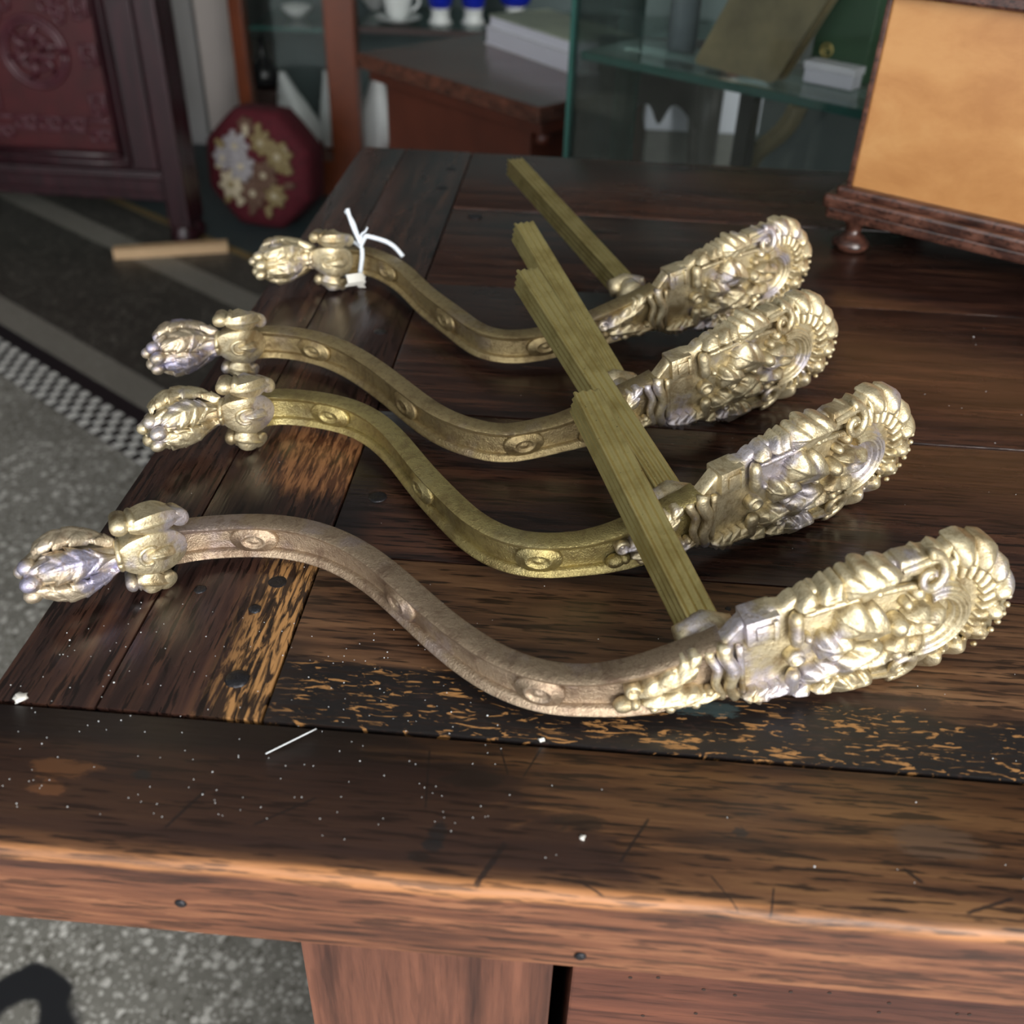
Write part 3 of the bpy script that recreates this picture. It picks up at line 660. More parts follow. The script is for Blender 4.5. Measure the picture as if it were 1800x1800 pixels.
    # stem and its socket
    A, B = at_z(*STEM[k][0]), at_z(*STEM[k][1])
    st = part('fluted_stem', *fluted_stem(A, B), 'polished_stem_brass', root, True, 'square fluted brass stem'); auto_smooth(st, 35)
    so = MB(); d = (B-A)/np.linalg.norm(B-A); x = np.cross(d, [0, 0, 1.]); x /= np.linalg.norm(x)
    so.tube([A-d*.009-x*.0082, A-d*.0045-x*.0075+[0, 0, .002], A-d*.003+[0, 0, .003], A-d*.0045+x*.0070+[0, 0, .002], A-d*.008+x*.0085], [.0030, .0048, .0052, .0048, .0030], 14)
    so.tube([A-d*.016, A-d*.010, A-d*.004, A+d*.001], [.0078, .0076, .0072, .0066], 16)
    so.build('socket', gl, root, True)
    m = MB(); m.tube([A+x*.0085-d*.006+[0, 0, z] for z in np.linspace(-.006, .0065, 6)], [.0018, .0022, .0020, .0022, .0024, .0012], 10); m.build('socket_fin', gl, root, True)
    return root
for k in range(4): build_arm(k)

# ------------------------------------------------------------------ small things on the table
plain('paper_white', (.80, .78, .72), .7, var=.05); plain('string_white', (.74, .80, .86), .8, var=.12, scale=600, bump=.4); plain('dust', (.75, .78, .80), .7)
def price_tag():
    W = BENDS[3]
    root = thing('price_tag', 'small white paper price tag on cotton string tied round a gilt arm', 'tag', tuple(map(float, W(np.array([[.066, -.010, .006]]))[0])))
    m = MB()
    def tb(P, r): 
        P = spline(np.array(P), 40); m.tube(W(P), r, 8)
    tb([(.0630, .0095, .0030), (.0650, .0020, .0042), (.0668, -.0070, .0050), (.0670, -.0100, .0060)], .0014)
    tb([(.0630, .0095, .0030), (.0622, .0110, -.0040), (.0615, .0080, -.0115), (.0615, -.0080, -.0115), (.0640, -.0108, -.0040), (.0668, -.0105, .0050)], .0013)
    tb([(.0620, .0105, .0028), (.0655, .0165, .0010), (.0720, .0160, -.0040), (.0800, .0120, -.0105), (.0850, .0060, -.0135)], .0014)
    tb([(.0625, .0100, .0028), (.0600, .0160, .0000), (.0580, .0230, -.0030), (.0560, .0300, -.0050)], np.linspace(.0010, .0013, 40))
    tb([(.0628, .0100, .0028), (.0608, .0170, -.0005), (.0595, .0235, -.0040), (.0570, .0285, -.0070)], np.linspace(.0010, .0012, 40))
    tb([(.0622, .0120, .0020), (.0632, .0170, .0000), (.0655, .0190, -.0015), (.0670, .0215, -.0030)], np.linspace(.0009, .0005, 40))
    m.build('string', 'string_white', root, True)
    V = []; n = 16
    for i in range(n):
        t = i/(n-1); s = .0490+.0265*t
        for v, dh in ((-.0055, .0062), (-.0096, .0090), (-.0124, .0070)): V.append((s, v+.0022*t-.0008*(t > .85)+.0004*math.sin(7*t), .0015+dh+.0022*math.sin(PI*t)))
    V2 = [(s, v, h-.0007) for s, v, h in V]; k = len(V)
    Fc = grid_faces(n, 3); Fc = Fc+[tuple(i+k for i in f)[::-1] for f in Fc]
    rim = [0, 1, 2]+[i*3+2 for i in range(1, n)]+[(n-1)*3+1, (n-1)*3]+[i*3 for i in range(n-2, 0, -1)]
    Fc += [(rim[i], k+rim[i], k+rim[(i+1) % len(rim)], rim[(i+1) % len(rim)]) for i in range(len(rim))]
    part('card', W(np.array(V+V2)), Fc, 'paper_white', root, False)
price_tag()
m = MB(); A, B = at_z(467, 1325, .0009), at_z(556, 1281, .0014); m.tube([A+(B-A)*t for t in np.linspace(0, 1, 6)], .00022, 6)
tag(m.build('fibre', 'dust', None, True), 'single straight white fibre lying on the front plank of the table', 'fibre')
m = MB()
for i in range(330):
    px, py = (rng.uniform(0, 900), rng.uniform(1080, 1480)) if i < 190 else (rng.uniform(100, 1800), rng.uniform(560, 1640))
    P = at_z(px, py, 0)
    if P[0] < X0+.004 or P[1] < Y0+.012: continue
    r = rng.choice([.00016, .0002, .00026, .0004], p=[.5, .33, .14, .03]); a = rng.uniform(0, PI); c, s = r*math.cos(a), r*math.sin(a)
    m.add([(P[0]+c, P[1]+s, TZ), (P[0]-s, P[1]+c, TZ), (P[0]-c, P[1]-s, TZ), (P[0]+s, P[1]-c, TZ), (P[0], P[1], TZ+r)], [(0, 1, 4), (1, 2, 4), (2, 3, 4), (3, 0, 4)])
o = tag(m.build('dust_specks', 'dust'), 'tiny white dust specks scattered over the dark table top', 'dust'); o['kind'] = 'stuff'
def flake(px, py, r, lab):
    P = at_z(px, py, 0); m = MB(); m.lathe([(r, -.0001), (r*.9, .0005), (r*.4, .0009), (.0001, .0010)], (P[0], P[1], TZ), 9)
    m.V = [(x+r*.45*math.sin(1.7*x*2e3+y*3e3), y+r*.3*math.cos(x*2600), z) for x, y, z in m.V]; tag(m.build('paint_flake', 'paper_white', None, True), lab, 'flake')
flake(33, 1226, .0024, 'white paint fleck near the left end of the front plank seam')
flake(1024, 1472, .0009, 'tiny white crumb on the middle of the front plank')
flake(952, 1301, .0010, 'tiny white crumb on the black crusted seam')

# ------------------------------------------------------------------ honey coloured wooden box
wood('honey_veneer', 'x', (.40, .18, .060), (.46, .22, .076), (.52, .27, .10), (.50, .25, .09), .5, .25, .38, 6.3, None, .03, .15, 0.)
wood('dark_moulding', 'x', (.03, .012, .009), (.075, .030, .020), (.14, .06, .04), (.16, .07, .05), .35, .8, .3, 2.9, None, .1, .2)
def honey_box():
    K = np.array([.1690, .6750]); a = np.array([.845, -.535]); a /= np.linalg.norm(a); b = np.array([-a[1], a[0]])
    M = Matrix(((a[0], b[0], 0, K[0]), (a[1], b[1], 0, K[1]), (0, 0, 1, TZ), (0, 0, 0, 1)))
    Lx, Ly = .34, .16
    root = thing('wooden_box', 'honey brown veneered wooden box with dark mouldings on small bun feet', 'box', tuple((M @ Vector((Lx/2, Ly/2, 0)))[:]))
    n = 0
    # sized from the photo: body from z=.043 up, lid moulding near the top of the picture
    dd = ray(1700, 9); nn = np.array([b[0], b[1], 0]); H = float((CAM+((np.array([*K, 0])-CAM) @ nn/(dd @ nn))*dd)[2]-TZ)
    m = MB(); m.box((.004, .004, .040), (Lx-.004, Ly-.004, H), .0015, M); m.build('body', 'honey_veneer', root)
    m = MB(); m.box((.0015, .0015, .040), (.0045, .0045, H), .0006, M); m.build('corner_stringing', 'dark_moulding', root)
    m = MB()
    for i, (e, z0, z1) in enumerate(((-.006, .022, .030), (-.0085, .029, .0375), (-.003, .0365, .0425))): m.box((e, e, z0), (Lx-e, Ly-e, z1), .0022, M)
    m.build('base_moulding', 'dark_moulding', root)
    m = MB(); m.box((-.004, -.004, H), (Lx+.004, Ly+.004, H+.008), .002, M); m.box((.002, .002, H+.007), (Lx-.002, Ly-.002, H+.028), .002, M); m.build('lid', 'dark_moulding', root)
    for x, y in ((.010, .010), (Lx-.010, .010), (.010, Ly-.010), (Lx-.010, Ly-.010)):
        m = MB(); m.lathe([(.009, -.0005), (.0118, .002), (.012, .005), (.0085, .0085), (.0052, .011), (.0050, .015), (.0078, .019), (.008, .0235)], (x, y, 0), 24, M); m.build('bun_foot', 'dark_moulding', root, True)
honey_box()

# ------------------------------------------------------------------ carved cabinet
wood('rosewood', 'z', (.012, .003, .005), (.026, .006, .010), (.042, .010, .015), (.05, .012, .016), .3, .7, .36, 3.3, None, .1, .1, .3)
plain('rosewood_panel', (.048, .003, .005), .40, scale=14, var=.35); plain('rosewood_carving', (.060, .014, .021), .38, scale=40, var=.3)
YC = 2.47
def cx(px, py): P = at_y(px, py, YC); return P[0], P[2]
def cabinet():
    xr = cx(318, 300)[0]; xl = xr-1.15
    root = thing('carved_cabinet', 'dark red carved rosewood cabinet with moulded door panels', 'cabinet', ((xl+xr)/2, YC+.05, 0))
    zb = cx(290, 345)[1]; zt = 1.75
    m = MB(); m.box((xl, YC+.03, zb), (xr-.005, YC+.10, zt), .004); m.build('carcass', 'rosewood', root)
    for x in (xr-.055, xl):
        for y in (YC, YC+.055):
            m = MB(); m.box((x, y, .05), (x+.055, y+.055, zt), .006); m.build('corner_post', 'rosewood', root)
            m = MB(); m.lathe([(.022, 0), (.034, .012), (.036, .030), (.026, .050), (.024, .060)], (x+.0275, y+.0275, 0), 20); m.build('foot', 'rosewood', root, True)
    m = MB(); m.box((xl+.05, YC+.012, zb), (xr-.05, YC+.04, zb+.055), .004); m.box((xl+.05, YC+.004, zb+.036), (xr-.05, YC+.03, zb+.050), .004); m.build('bottom_rail', 'rosewood', root)
    m = MB(); m.box((xl+.03, YC+.02, zb-.02), (xr-.03, YC+.035, zb+.01), .003); m.build('apron', 'rosewood', root)
    # the door in view and its neighbour
    xi = cx(205, 255)[0]; zi = cx(100, 256)[1]            # inner corner of the sunk panel
    fw = xr-.06-xi; 
    for q, (x1, sg) in enumerate(((xr-.06, 1), (xr-.06-.525, 1))):
        x0 = x1-.515; z0 = zb+.06; z1 = zt-.05
        d = MB(); d.box((x0, YC+.006, z0), (x0+fw, YC+.04, z1), .004); d.box((x1-fw, YC+.006, z0), (x1, YC+.04, z1), .004)
        d.box((x0+fw, YC+.006, z0), (x1-fw, YC+.04, zi-.012), .004); d.box((x0+fw, YC+.006, z1-.09), (x1-fw, YC+.04, z1), .004)
        door = d.build('door', 'rosewood', root)
        m = MB(); m.box((x0+fw, YC+.022, zi-.014), (x1-fw, YC+.034, z1-.088)); m.build('panel', 'rosewood_panel', door)
        # mouldings round the panel
        for e, r in ((.006, .009), (.026, .006)):
            m = MB()
            X0_, X1_, Z0_, Z1_ = x0+fw-e, x1-fw+e, zi-.014-e, z1-.088+e
            for A, B in (((X0_, Z0_), (X1_, Z0_)), ((X1_, Z0_), (X1_, Z1_)), ((X1_, Z1_), (X0_, Z1_)), ((X0_, Z1_), (X0_, Z0_))):
                m.tube([(A[0]+(B[0]-A[0])*t, YC+.008, A[1]+(B[1]-A[1])*t) for t in (0, .5, 1)], r, 10)
            m.build('moulding', 'rosewood', door, True)
        # carving: roundels, fret border
        cxm = (x0+x1)/2; pw = (x1-x0)/2-fw
        def tor(m, x, z, R, r, a0=0, a1=2*PI): m.tube([(x+R*math.cos(a), YC+.019, z+R*math.sin(a)) for a in np.linspace(a0, a1, 30)], r, 8)
        zc0 = cx(55, 95)[1]
        for zc in (zc0, zc0+.42, zc0+.84):
            m = MB(); R = .078
            for rr in (1, .86, .5): tor(m, cxm, zc, R*rr, .006)
            for a in range(6): 
                f = a*PI/3; m.tube([(cxm+R*.2*math.cos(f), YC+.018, zc+R*.2*math.sin(f)), (cxm+R*.52*math.cos(f+.5), YC+.015, zc+R*.52*math.sin(f+.5)), (cxm+R*.82*math.cos(f+.2), YC+.018, zc+R*.82*math.sin(f+.2))], .007, 8)
            m.box((cxm-.05, YC+.016, zc-.012), (cxm+.05, YC+.024, zc-.003), .002); m.box((cxm-.04, YC+.016, zc+.012), (cxm+.04, YC+.024, zc+.020), .002)
            m.build('roundel', 'rosewood_carving', door, True)
            for s in (-1, 1):
                for t in (.085, .19, .30):
                    m = MB(); x = cxm+s*(pw-.034); z = zc+.21-t
                    m.box((x-.022, YC+.014, z-.005), (x+.022, YC+.026, z+.005), .003); m.box((x-.022, YC+.014, z-.045), (x-.012, YC+.026, z), .003); m.box((x+.010, YC+.014, z-.045), (x+.020, YC+.026, z), .003); m.box((x-.022, YC+.014, z-.05), (x+.004, YC+.026, z-.041), .003)
                    tor(m, x, z-.024, .010, .004); m.build('fret', 'rosewood_carving', door, True)
                m = MB()
                for t in np.linspace(0, 1, 7): tor(m, cxm+s*(.05+.04*t), zc+.105+.028*math.sin(t*7), .014-.006*t, .005)
                m.build('scroll', 'rosewood_carving', door, True)
        zf = zi+.035
        for i in range(5):
            m = MB(); x = cxm+(i-2)*(2*pw-.06)/4.4
            m.box((x-.026, YC+.014, zf-.006), (x+.026, YC+.026, zf+.004), .003); m.box((x-.03, YC+.014, zf+.02), (x+.03, YC+.026, zf+.03), .003)
            tor(m, x-.014, zf-.014 if i in (0, 4) else zf+.012, .011, .0045); tor(m, x+.014, zf-.012 if i in (0, 4) else zf+.014, .011, .0045); m.build('fret', 'rosewood_carving', door, True)
cabinet()
plain('pine', (.62, .42, .24), .6, var=.1, scale=20)
A, B = np.array([-1.165, 2.380]), np.array([-.900, 2.468]); d = (B-A)/np.linalg.norm(B-A); M = Matrix(((d[0], -d[1], 0, A[0]), (d[1], d[0], 0, A[1]), (0, 0, 1, 0), (0, 0, 0, 1)))
m = MB(); m.box((0, -.016, .0012), (np.linalg.norm(B-A), .016, .026), .001, M); tag(m.build('wood_batten', 'pine'), 'short pale wooden batten lying on the floor at the cabinet foot', 'batten')

# ------------------------------------------------------------------ beadwork footstool standing on its rim
plain('velvet_red', (.085, .004, .011), .85, var=.3, scale=60); plain('bead_gold', (.25, .19, .085), .6, var=.35, scale=160, bump=.5)
plain('bead_grey', (.33, .31, .32), .6, var=.3, scale=160, bump=.5); plain('bead_brown', (.13, .07, .045), .7, var=.3, scale=160, bump=.5); plain('bead_cream', (.50, .43, .30), .6, var=.25, scale=160, bump=.5)
def footstool():
    c = at_y(452, 292, 2.66); R = .163
    root = thing('footstool', 'octagonal dark red footstool with beaded flowers, standing on its rim', 'footstool', (c[0], c[1]+.04, 0))
    nrm = Vector((-.22, -1, .10)).normalized(); up = Vector((0, 0, 1)); rt = nrm.cross(up).normalized()*-1; up2 = rt.cross(nrm).normalized()*1
    if up2.z < 0: up2 = -up2
    cz = R*.985*math.cos(PI/8)+.004
    M = Matrix(((rt.x, up2.x, nrm.x, c[0]), (rt.y, up2.y, nrm.y, c[1]), (rt.z, up2.z, nrm.z, cz), (0, 0, 0, 1)))
    def octo(r, n=64):
        out = []
        for j in range(n):
            a = 2*PI*j/n; k = ((a+PI/8) % (PI/4))-PI/8; q = r*math.cos(PI/8)/math.cos(k); q = .8*q+.2*r*.965; out.append((q*math.cos(a), q*math.sin(a)))
        return out
    V = []; prof = [(.55, -.105), (.93, -.100), (1.0, -.085), (1.0, -.02), (.985, -.004), (.93, .008), (.75, .018), (.4, .026), (.02, .028)]
    for k, z in prof: V += [(M @ Vector((x*k, y*k, z)))[:] for x, y in octo(R)]
    Fc = grid_faces(len(prof), 64, True)+[tuple(range(64))[::-1], tuple((len(prof)-1)*64+j for j in range(64))]
    part('cushion', V, Fc, 'velvet_red', root)
    def zf(x, y): return .028-.020*(math.hypot(x, y)/(R*.93))**2
    def petal(m, x, y, a, ln, wd, h=.010):
        z = zf(x, y); T = M @ Matrix.Translation((x, y, z)) @ Matrix.Rotation(a, 4, 'Z')
        VV, FF = dome(ln*.5, 0, ln*.5, wd*.5, [(1, -.004), (1, h*.4), (.7, h*.85), (.1, h)], n=12); m.add([(T @ Vector(v))[:] for v in VV], FF)
    fl_ = [(-.045, .060, .034, 'bead_grey'), (.030, .075, .030, 'bead_gold'), (.075, .045, .036, 'bead_gold'), (-.085, .025, .028, 'bead_grey'), (-.030, .010, .036, 'bead_grey'), (.035, -.005, .034, 'bead_brown'), (-.065, -.040, .034, 'bead_cream'), (.000, -.055, .036, 'bead_brown'), (.060, -.055, .030, 'bead_gold'), (-.015, .110, .022, 'bead_brown')]
    for i, (x, y, r, mt) in enumerate(fl_):
        m = MB(); n = 7
        for j in range(n): petal(m, x, y, 2*PI*j/n+i, r*1.2, r*.72)
        f = m.build('flower', mt, root, True)
        m = MB(); T = M @ Matrix.Translation((x, y, zf(x, y)+.004)); VV, FF = berry(0, 0, r*.28, .010, n=12); m.add([(T @ Vector(v))[:] for v in VV], FF); m.build('flower_centre', 'bead_cream' if mt != 'bead_cream' else 'bead_gold', f, True)
    for i in range(15):
        a = 2*PI*i/15+.1; r = .088+.012*math.sin(i*2.3); m = MB(); petal(m, r*math.cos(a)*.92, r*math.sin(a)*.95, a+.5*math.sin(i), .036, .020, .008); m.build('leaf', ('bead_gold', 'bead_cream', 'bead_brown')[i % 3], root, True)
footstool()

# ------------------------------------------------------------------ white boards by the cabinet
plain('white_board', (.70, .64, .61), .6, var=.05, scale=5); plain('grey_board', (.42, .42, .42), .6, var=.08, scale=5)
for i, (p0, p1, y, mt) in enumerate(((346, 418, 3.30, 'white_board'), (296, 341, 3.36, 'grey_board'))):
    x0, x1 = at_y(p0, 60, y)[0], at_y(p1, 60, y)[0]; m = MB(); m.box((x0, y, 0), (x1, y+.05, 2.6), .004); struct(m.build('trim_%d' % (i+1), mt))

# ------------------------------------------------------------------ display cabinet with glass
def glass(name, tint, refl):
    t = NT(name); n = t.n; tr = n.new('ShaderNodeBsdfTransparent'); tr.inputs[0].default_value = (*tint, 1)
    gl = n.new('ShaderNodeBsdfGlossy'); gl.inputs['Roughness'].default_value = .02; gl.inputs['Color'].default_value = (.9, .97, .95, 1)
    fr = n.new('ShaderNodeFresnel'); fr.inputs[0].default_value = 1.45
    mx = n.new('ShaderNodeMixShader'); t.link(t.math('MULTIPLY', fr.outputs[0], refl), mx.inputs[0]); t.link(tr.outputs[0], mx.inputs[1]); t.link(gl.outputs[0], mx.inputs[2])
    t.link(mx.outputs[0], n['Material Output'].inputs[0]); n.remove(t.b)
glass('pane_glass', (.985, .995, .99), .9); glass('shelf_glass', (.90, .96, .94), .9)
plain('glass_edge', (.03, .10, .085), .15, var=.1); plain('chestnut', (.16, .038, .012), .35, var=.2, scale=18); plain('back_teal', (.085, .12, .12), .7, var=.2, scale=3)
plain('china_white', (.72, .76, .74), .25, var=.05); plain('china_blue', (.008, .02, .36), .12, var=.3); plain('bronze_black', (.010, .011, .012), .3); plain('shell_white', (.70, .73, .72), .45, var=.15, scale=12); plain('dark_stand', (.03, .014, .010), .5)
YD = 2.92
def dx(px, py, y=YD): P = at_y(px, py, y); return P[0], P[2]
xa, xb = dx(409, 90)[0], dx(432, 90)[0]; xc, xd = dx(577, 160)[0], dx(629, 160)[0]; xe = dx(1310, 60)[0]
DC = thing('display_cabinet', 'tall chestnut framed display cabinet with glass panes and shelves', 'cabinet', ((xa+xe)/2, YD+.2, 0))
for x0, x1 in ((xa, xb), (xc, xd), (xe-.05, xe)):
    m = MB(); m.box((x0, YD, 0), (x1, YD+.05, 2.1), .004); m.build('post', 'chestnut', DC)
m = MB(); m.box((xa+.001, YD+.005, 0), (xe-.001, YD+.40, dx(590, 285)[1]), .003); m.build('base', 'chestnut', DC)
m = MB(); m.box((xa+.001, YD+.005, 2.02), (xe-.001, YD+.40, 2.12), .003); m.build('cornice', 'chestnut', DC)
m = MB(); m.box((xa+.001, YD+.39, .1), (xe-.001, YD+.41, 2.05)); m.build('back_panel', 'back_teal', DC)
ZD0 = dx(590, 285)[1]; ZS1 = dx(510, 62)[1]; ZS2 = dx(760, 62)[1]
m = MB(); m.box((xb, YD+.012, ZD0), (xc, YD+.018, 2.02)); m.build('pane', 'pane_glass', DC)
m = MB(); m.box((xb, YD+.06, ZS1), (xc, YD+.385, ZS1+.008)); s = m.build('glass_shelf', 'shelf_glass', DC); m = MB(); m.box((xb, YD+.055, ZS1), (xc, YD+.0605, ZS1+.008)); m.build('shelf_edge', 'glass_edge', s)
m = MB(); m.box((xd, YD+.04, ZS2-.006), (xe-.05, YD+.385, ZS2+.006)); s = m.build('glass_shelf', 'shelf_glass', DC); m = MB(); m.box((xd, YD+.032, ZS2-.008), (xe-.05, YD+.0405, ZS2+.008)); m.build('shelf_edge', 'dark_stand', s)
def lathe_thing(name, label, cat, mat, prof, loc, n=28, parts=None):
    m = MB(); m.lathe(prof, loc, n); return tag(auto_smooth(m.build(name, mat, None, True), 50), label, cat)
# contents, left bay
ZL = ZD0
x, z = dx(466, 150, YD+.2); 
m = MB(); m.box((x-.05, YD+.14, ZL), (x+.05, YD+.26, dx(466, 152, YD+.2)[1]), .004); tag(m.build('wooden_stand', 'dark_stand'), 'dark wooden block stand under the black bottle vase in the cabinet', 'stand')
zz = dx(466, 152, YD+.2)[1]; lathe_thing('bottle_vase', 'black slender necked bottle vase in the display cabinet', 'vase', 'bronze_black', [(.02, 0), (.042, .01), (.048, .035), (.034, .06), (.013, .085), (.010, .125), (.014, .135), (.009, .136)], (x, YD+.2, zz))
def shell(px, py0, py1, wd, label, lean):
    x0, z0 = dx(px, py1, YD+.14); x1, z1 = dx(px, py0, YD+.14); z0 = max(z0, ZL); h = z1-z0; V = []; nt, na = 22, 18
    for i in range(nt):
        t = i/(nt-1); r = wd*(math.sin(PI*(.10+.86*t**.8)))**.8*(1-.35*t)+.004
        for j in range(na):
            a = 2*PI*j/na+t*1.6; q = 1+.28*math.cos(2*a+3*t)+.10*math.cos(5*a); V.append((x0+lean*t*h+r*q*math.cos(a), YD+.14+.7*r*q*math.sin(a), z0+h*t))
    tag(mesh_obj('shell', V, grid_faces(nt, na, True)+[tuple(range(na))[::-1], tuple((nt-1)*na+j for j in range(na))], 'shell_white'), label, 'shell')
shell(535, 128, 262, .060, 'large white twisted shell leaning in the display cabinet', -.22)
shell(583, 125, 285, .022, 'narrow white shell against the chestnut post', 0)
lathe_thing('glass_bowl', 'small pale aqua glass dish on the upper glass shelf', 'bowl', 'china_white', [(.012, 0), (.02, .004), (.04, .022), (.043, .03), (.038, .028), (.002, .012)], (dx(523, 40, YD+.2)[0], YD+.2, ZS1+.008))
# contents, right bay
def cup():
    x = dx(700, 40, YD+.12)[0]; z = ZS2+.006
    lathe_thing('saucer', 'white china saucer under a white cup on the shelf', 'saucer', 'china_white', [(.025, 0), (.03, .003), (.062, .012), (.064, .015), (.03, .007), (.001, .006)], (x, YD+.12, z))
    root = thing('cup', 'tall white china cup standing on a saucer on the shelf', 'cup', (x, YD+.12, z+.007))
    m = MB(); m.lathe([(.020, 0), (.022, .004), (.034, .02), (.040, .05), (.041, .095), (.038, .095), (.036, .05), (.001, .012)], (x, YD+.12, z+.007), 28); m.build('bowl', 'china_white', root, True)
    m = MB(); m.tube([(x+.038+.022*math.sin(t*PI), YD+.12, z+.03+.05*t) for t in np.linspace(0, 1, 12)], .004, 8); m.build('handle', 'china_white', root, True)
cup()
for px, lab, py in ((774, 'deep blue glass bowl on the shelf beside the white cup', .13), (832, 'deep blue glass bowl beside another blue one on the shelf', .15), (905, 'small deep blue glass dish behind the white books', .20)):
    x = dx(px, 30, YD+py)[0]; r = .034 if px < 900 else .045
    m = MB(); m.lathe([(.03, 0), (.034, .004), (.026, .012), (.024, .034), (.03, .04)], (x, YD+py, ZS2+.006), 26); root = thing('blue_bowl', lab, 'bowl', (x, YD+py, ZS2+.006)); m.build('foot', 'china_white', root, True)
    m = MB(); m.lathe([(.028, .04), (r*.95, .052), (r*1.05, .08), (r*1.08, .11), (r, .11), (r*.9, .07), (.001, .05)], (x, YD+py, ZS2+.006), 28); m.build('bowl', 'china_blue', root, True)
x = dx(662, 62, YD+.3)[0]; lathe_thing('small_bowl', 'small blue and white bowl at the end of the shelf', 'bowl', 'china_white', [(.018, 0), (.02, .004), (.042, .03), (.045, .04), (.04, .038), (.001, .012)], (x, YD+.3, ZS2+.006))
shell(658, 118, 262, .050, 'pale grey coral shaped shell below the shelf beside the desk', .10)
x, z = dx(772, 258, YD+.10); lathe_thing('white_jar', 'low white jar behind the table edge in the display cabinet', 'jar', 'china_white', [(.03, 0), (.045, .01), (.05, .04), (.035, .06), (.02, .066), (.001, .068)], (x, YD+.10, ZL))

# ------------------------------------------------------------------ writing desk beyond the table with books
wood('mahogany', 'x', (.045, .016, .010), (.085, .030, .018), (.14, .05, .03), (.15, .055, .03), .35, .6, .22, 8.8, None, .05, .35, .3)
plain('mahogany_side', (.075, .018, .009), .4, var=.3, scale=10)
ZK = -.10
P0, P1, P2 = at_z(948, 190, ZK), at_z(625, 92, ZK), at_z(1075, 150, ZK)
a = (P1-P0)[:2]; La = np.linalg.norm(a); a /= La; b = np.array([-a[1], a[0]]); b = b if b @ (P2-P0)[:2] > 0 else -b; Lb = .40
MD_ = Matrix(((a[0], b[0], 0, P0[0]), (a[1], b[1], 0, P0[1]), (0, 0, 1, TZ+ZK), (0, 0, 0, 1)))
DK_ = thing('writing_desk', 'polished mahogany desk with white books lying on it', 'desk', tuple((MD_ @ Vector((La/2, Lb/2, -TZ-ZK)))[:]))
m = MB(); m.box((0, 0, -.022), (La, Lb, 0), .004, MD_); m.build('desk_top', 'mahogany', DK_)
m = MB(); m.box((.045, .03, -TZ-ZK), (La-.035, Lb-.03, -.022), .002, MD_); m.build('pedestal', 'mahogany_side', DK_)
m = MB(); m.box((.010, .015, -.040), (La-.012, Lb-.015, -.022), .002, MD_); m.build('frieze', 'mahogany_side', DK_)
m = MB(); m.lathe([(.012, 0), (.012, .01), (.008, .014), (.008, .018)], (.03, .04, -.058), 16, MD_); m.build('corner_drop', 'mahogany_side', DK_, True)
plain('page_white', (.66, .67, .74), .7, var=.05, scale=8); plain('cover_green', (.30, .34, .25), .35, var=.5, scale=9); plain('cover_white', (.72, .73, .78), .4, var=.1, scale=12)
Q0, Q1 = at_z(852, 76, ZK), at_z(1012, 133, ZK); e = (Q1-Q0)[:2]; Le = .30; e /= np.linalg.norm(e); g_ = np.array([-e[1], e[0]]); g_ = g_ if g_[1] > 0 else -g_
MB_ = Matrix(((e[0], g_[0], 0, Q0[0]), (e[1], g_[1], 0, Q0[1]), (0, 0, 1, TZ+ZK), (0, 0, 0, 1)))
def book(name, label, x0, x1, y0, y1, z0, z1, cm):
    root = thing(name, label, 'book', tuple((MB_ @ Vector(((x0+x1)/2, (y0+y1)/2, z0)))[:]))
    m = MB(); m.box((x0+.002, y0+.002, z0+.0022), (x1-.002, y1-.002, z1-.0022), .0005, MB_); m.build('pages', 'page_white', root)
    m = MB(); m.box((x0, y0, z1-.0024), (x1, y1, z1), .0006, MB_); m.build('front_cover', cm, root); m = MB(); m.box((x0, y0, z0), (x1, y1, z0+.0024), .0006, MB_); m.build('back_cover', 'cover_white', root)
book('white_book', 'thick white book at the bottom of the pile on the desk', 0, .26, 0, .13, 0, .026, 'cover_white')
book('picture_book', 'white book with green pictured cover on top of the pile on the desk', .004, .24, .004, .12, .0265, .044, 'cover_green')

# ------------------------------------------------------------------ glass case just behind the table
C0 = np.array(at_y(1003, 160, 1.15)[:2]); fa = np.array([.80, -.60]); fb = np.array([.60, .80]); LA, LB = .34, .12
def gcol(px, py): # on the case's front pane
    d = ray(px, py); n = np.array([fb[0], fb[1], 0]); t = (np.array([*C0, 0])-CAM) @ n/(d @ n); return CAM+t*d
MG = Matrix(((fa[0], fb[0], 0, C0[0]), (fa[1], fb[1], 0, C0[1]), (0, 0, 1, 0), (0, 0, 0, 1)))
zsh = gcol(1330, 166)[2]
GC = thing('glass_case', 'frameless glass display case with thin green edges behind the table', 'display case', tuple((MG @ Vector((LA/2, LB/2, 0)))[:]))
m = MB(); m.box((0, 0, 0), (LA, LB, .42), .003, MG); m.build('plinth', 'dark_stand', GC)
for nm, (A, B) in dict(a=((0, -.003, .42), (LA, .003, 1.5)), b=((-.003, 0, .42), (.003, LB, 1.5)), c=((0, LB-.003, .42), (LA, LB+.003, 1.5)), d=((LA-.003, 0, .42), (LA+.003, LB, 1.5))).items():
    m = MB(); m.box(A, B, 0, MG); m.build('pane', 'pane_glass', GC)
for x, y in ((0, 0), (LA, 0), (0, LB), (LA, LB)):
    m = MB(); m.box((x-.0031, y-.0031, .42), (x+.0031, y+.0031, 1.5), .0004, MG); m.build('pane_edge', 'glass_edge', GC)
m = MB(); m.box((.006, .010, zsh-.004), (LA-.006, LB-.006, zsh+.004), 0, MG); s = m.build('glass_shelf', 'shelf_glass', GC); m = MB(); m.box((.006, .006, zsh-.004), (LA-.006, .0105, zsh+.004), .0008, MG); m.build('shelf_edge', 'glass_edge', s)
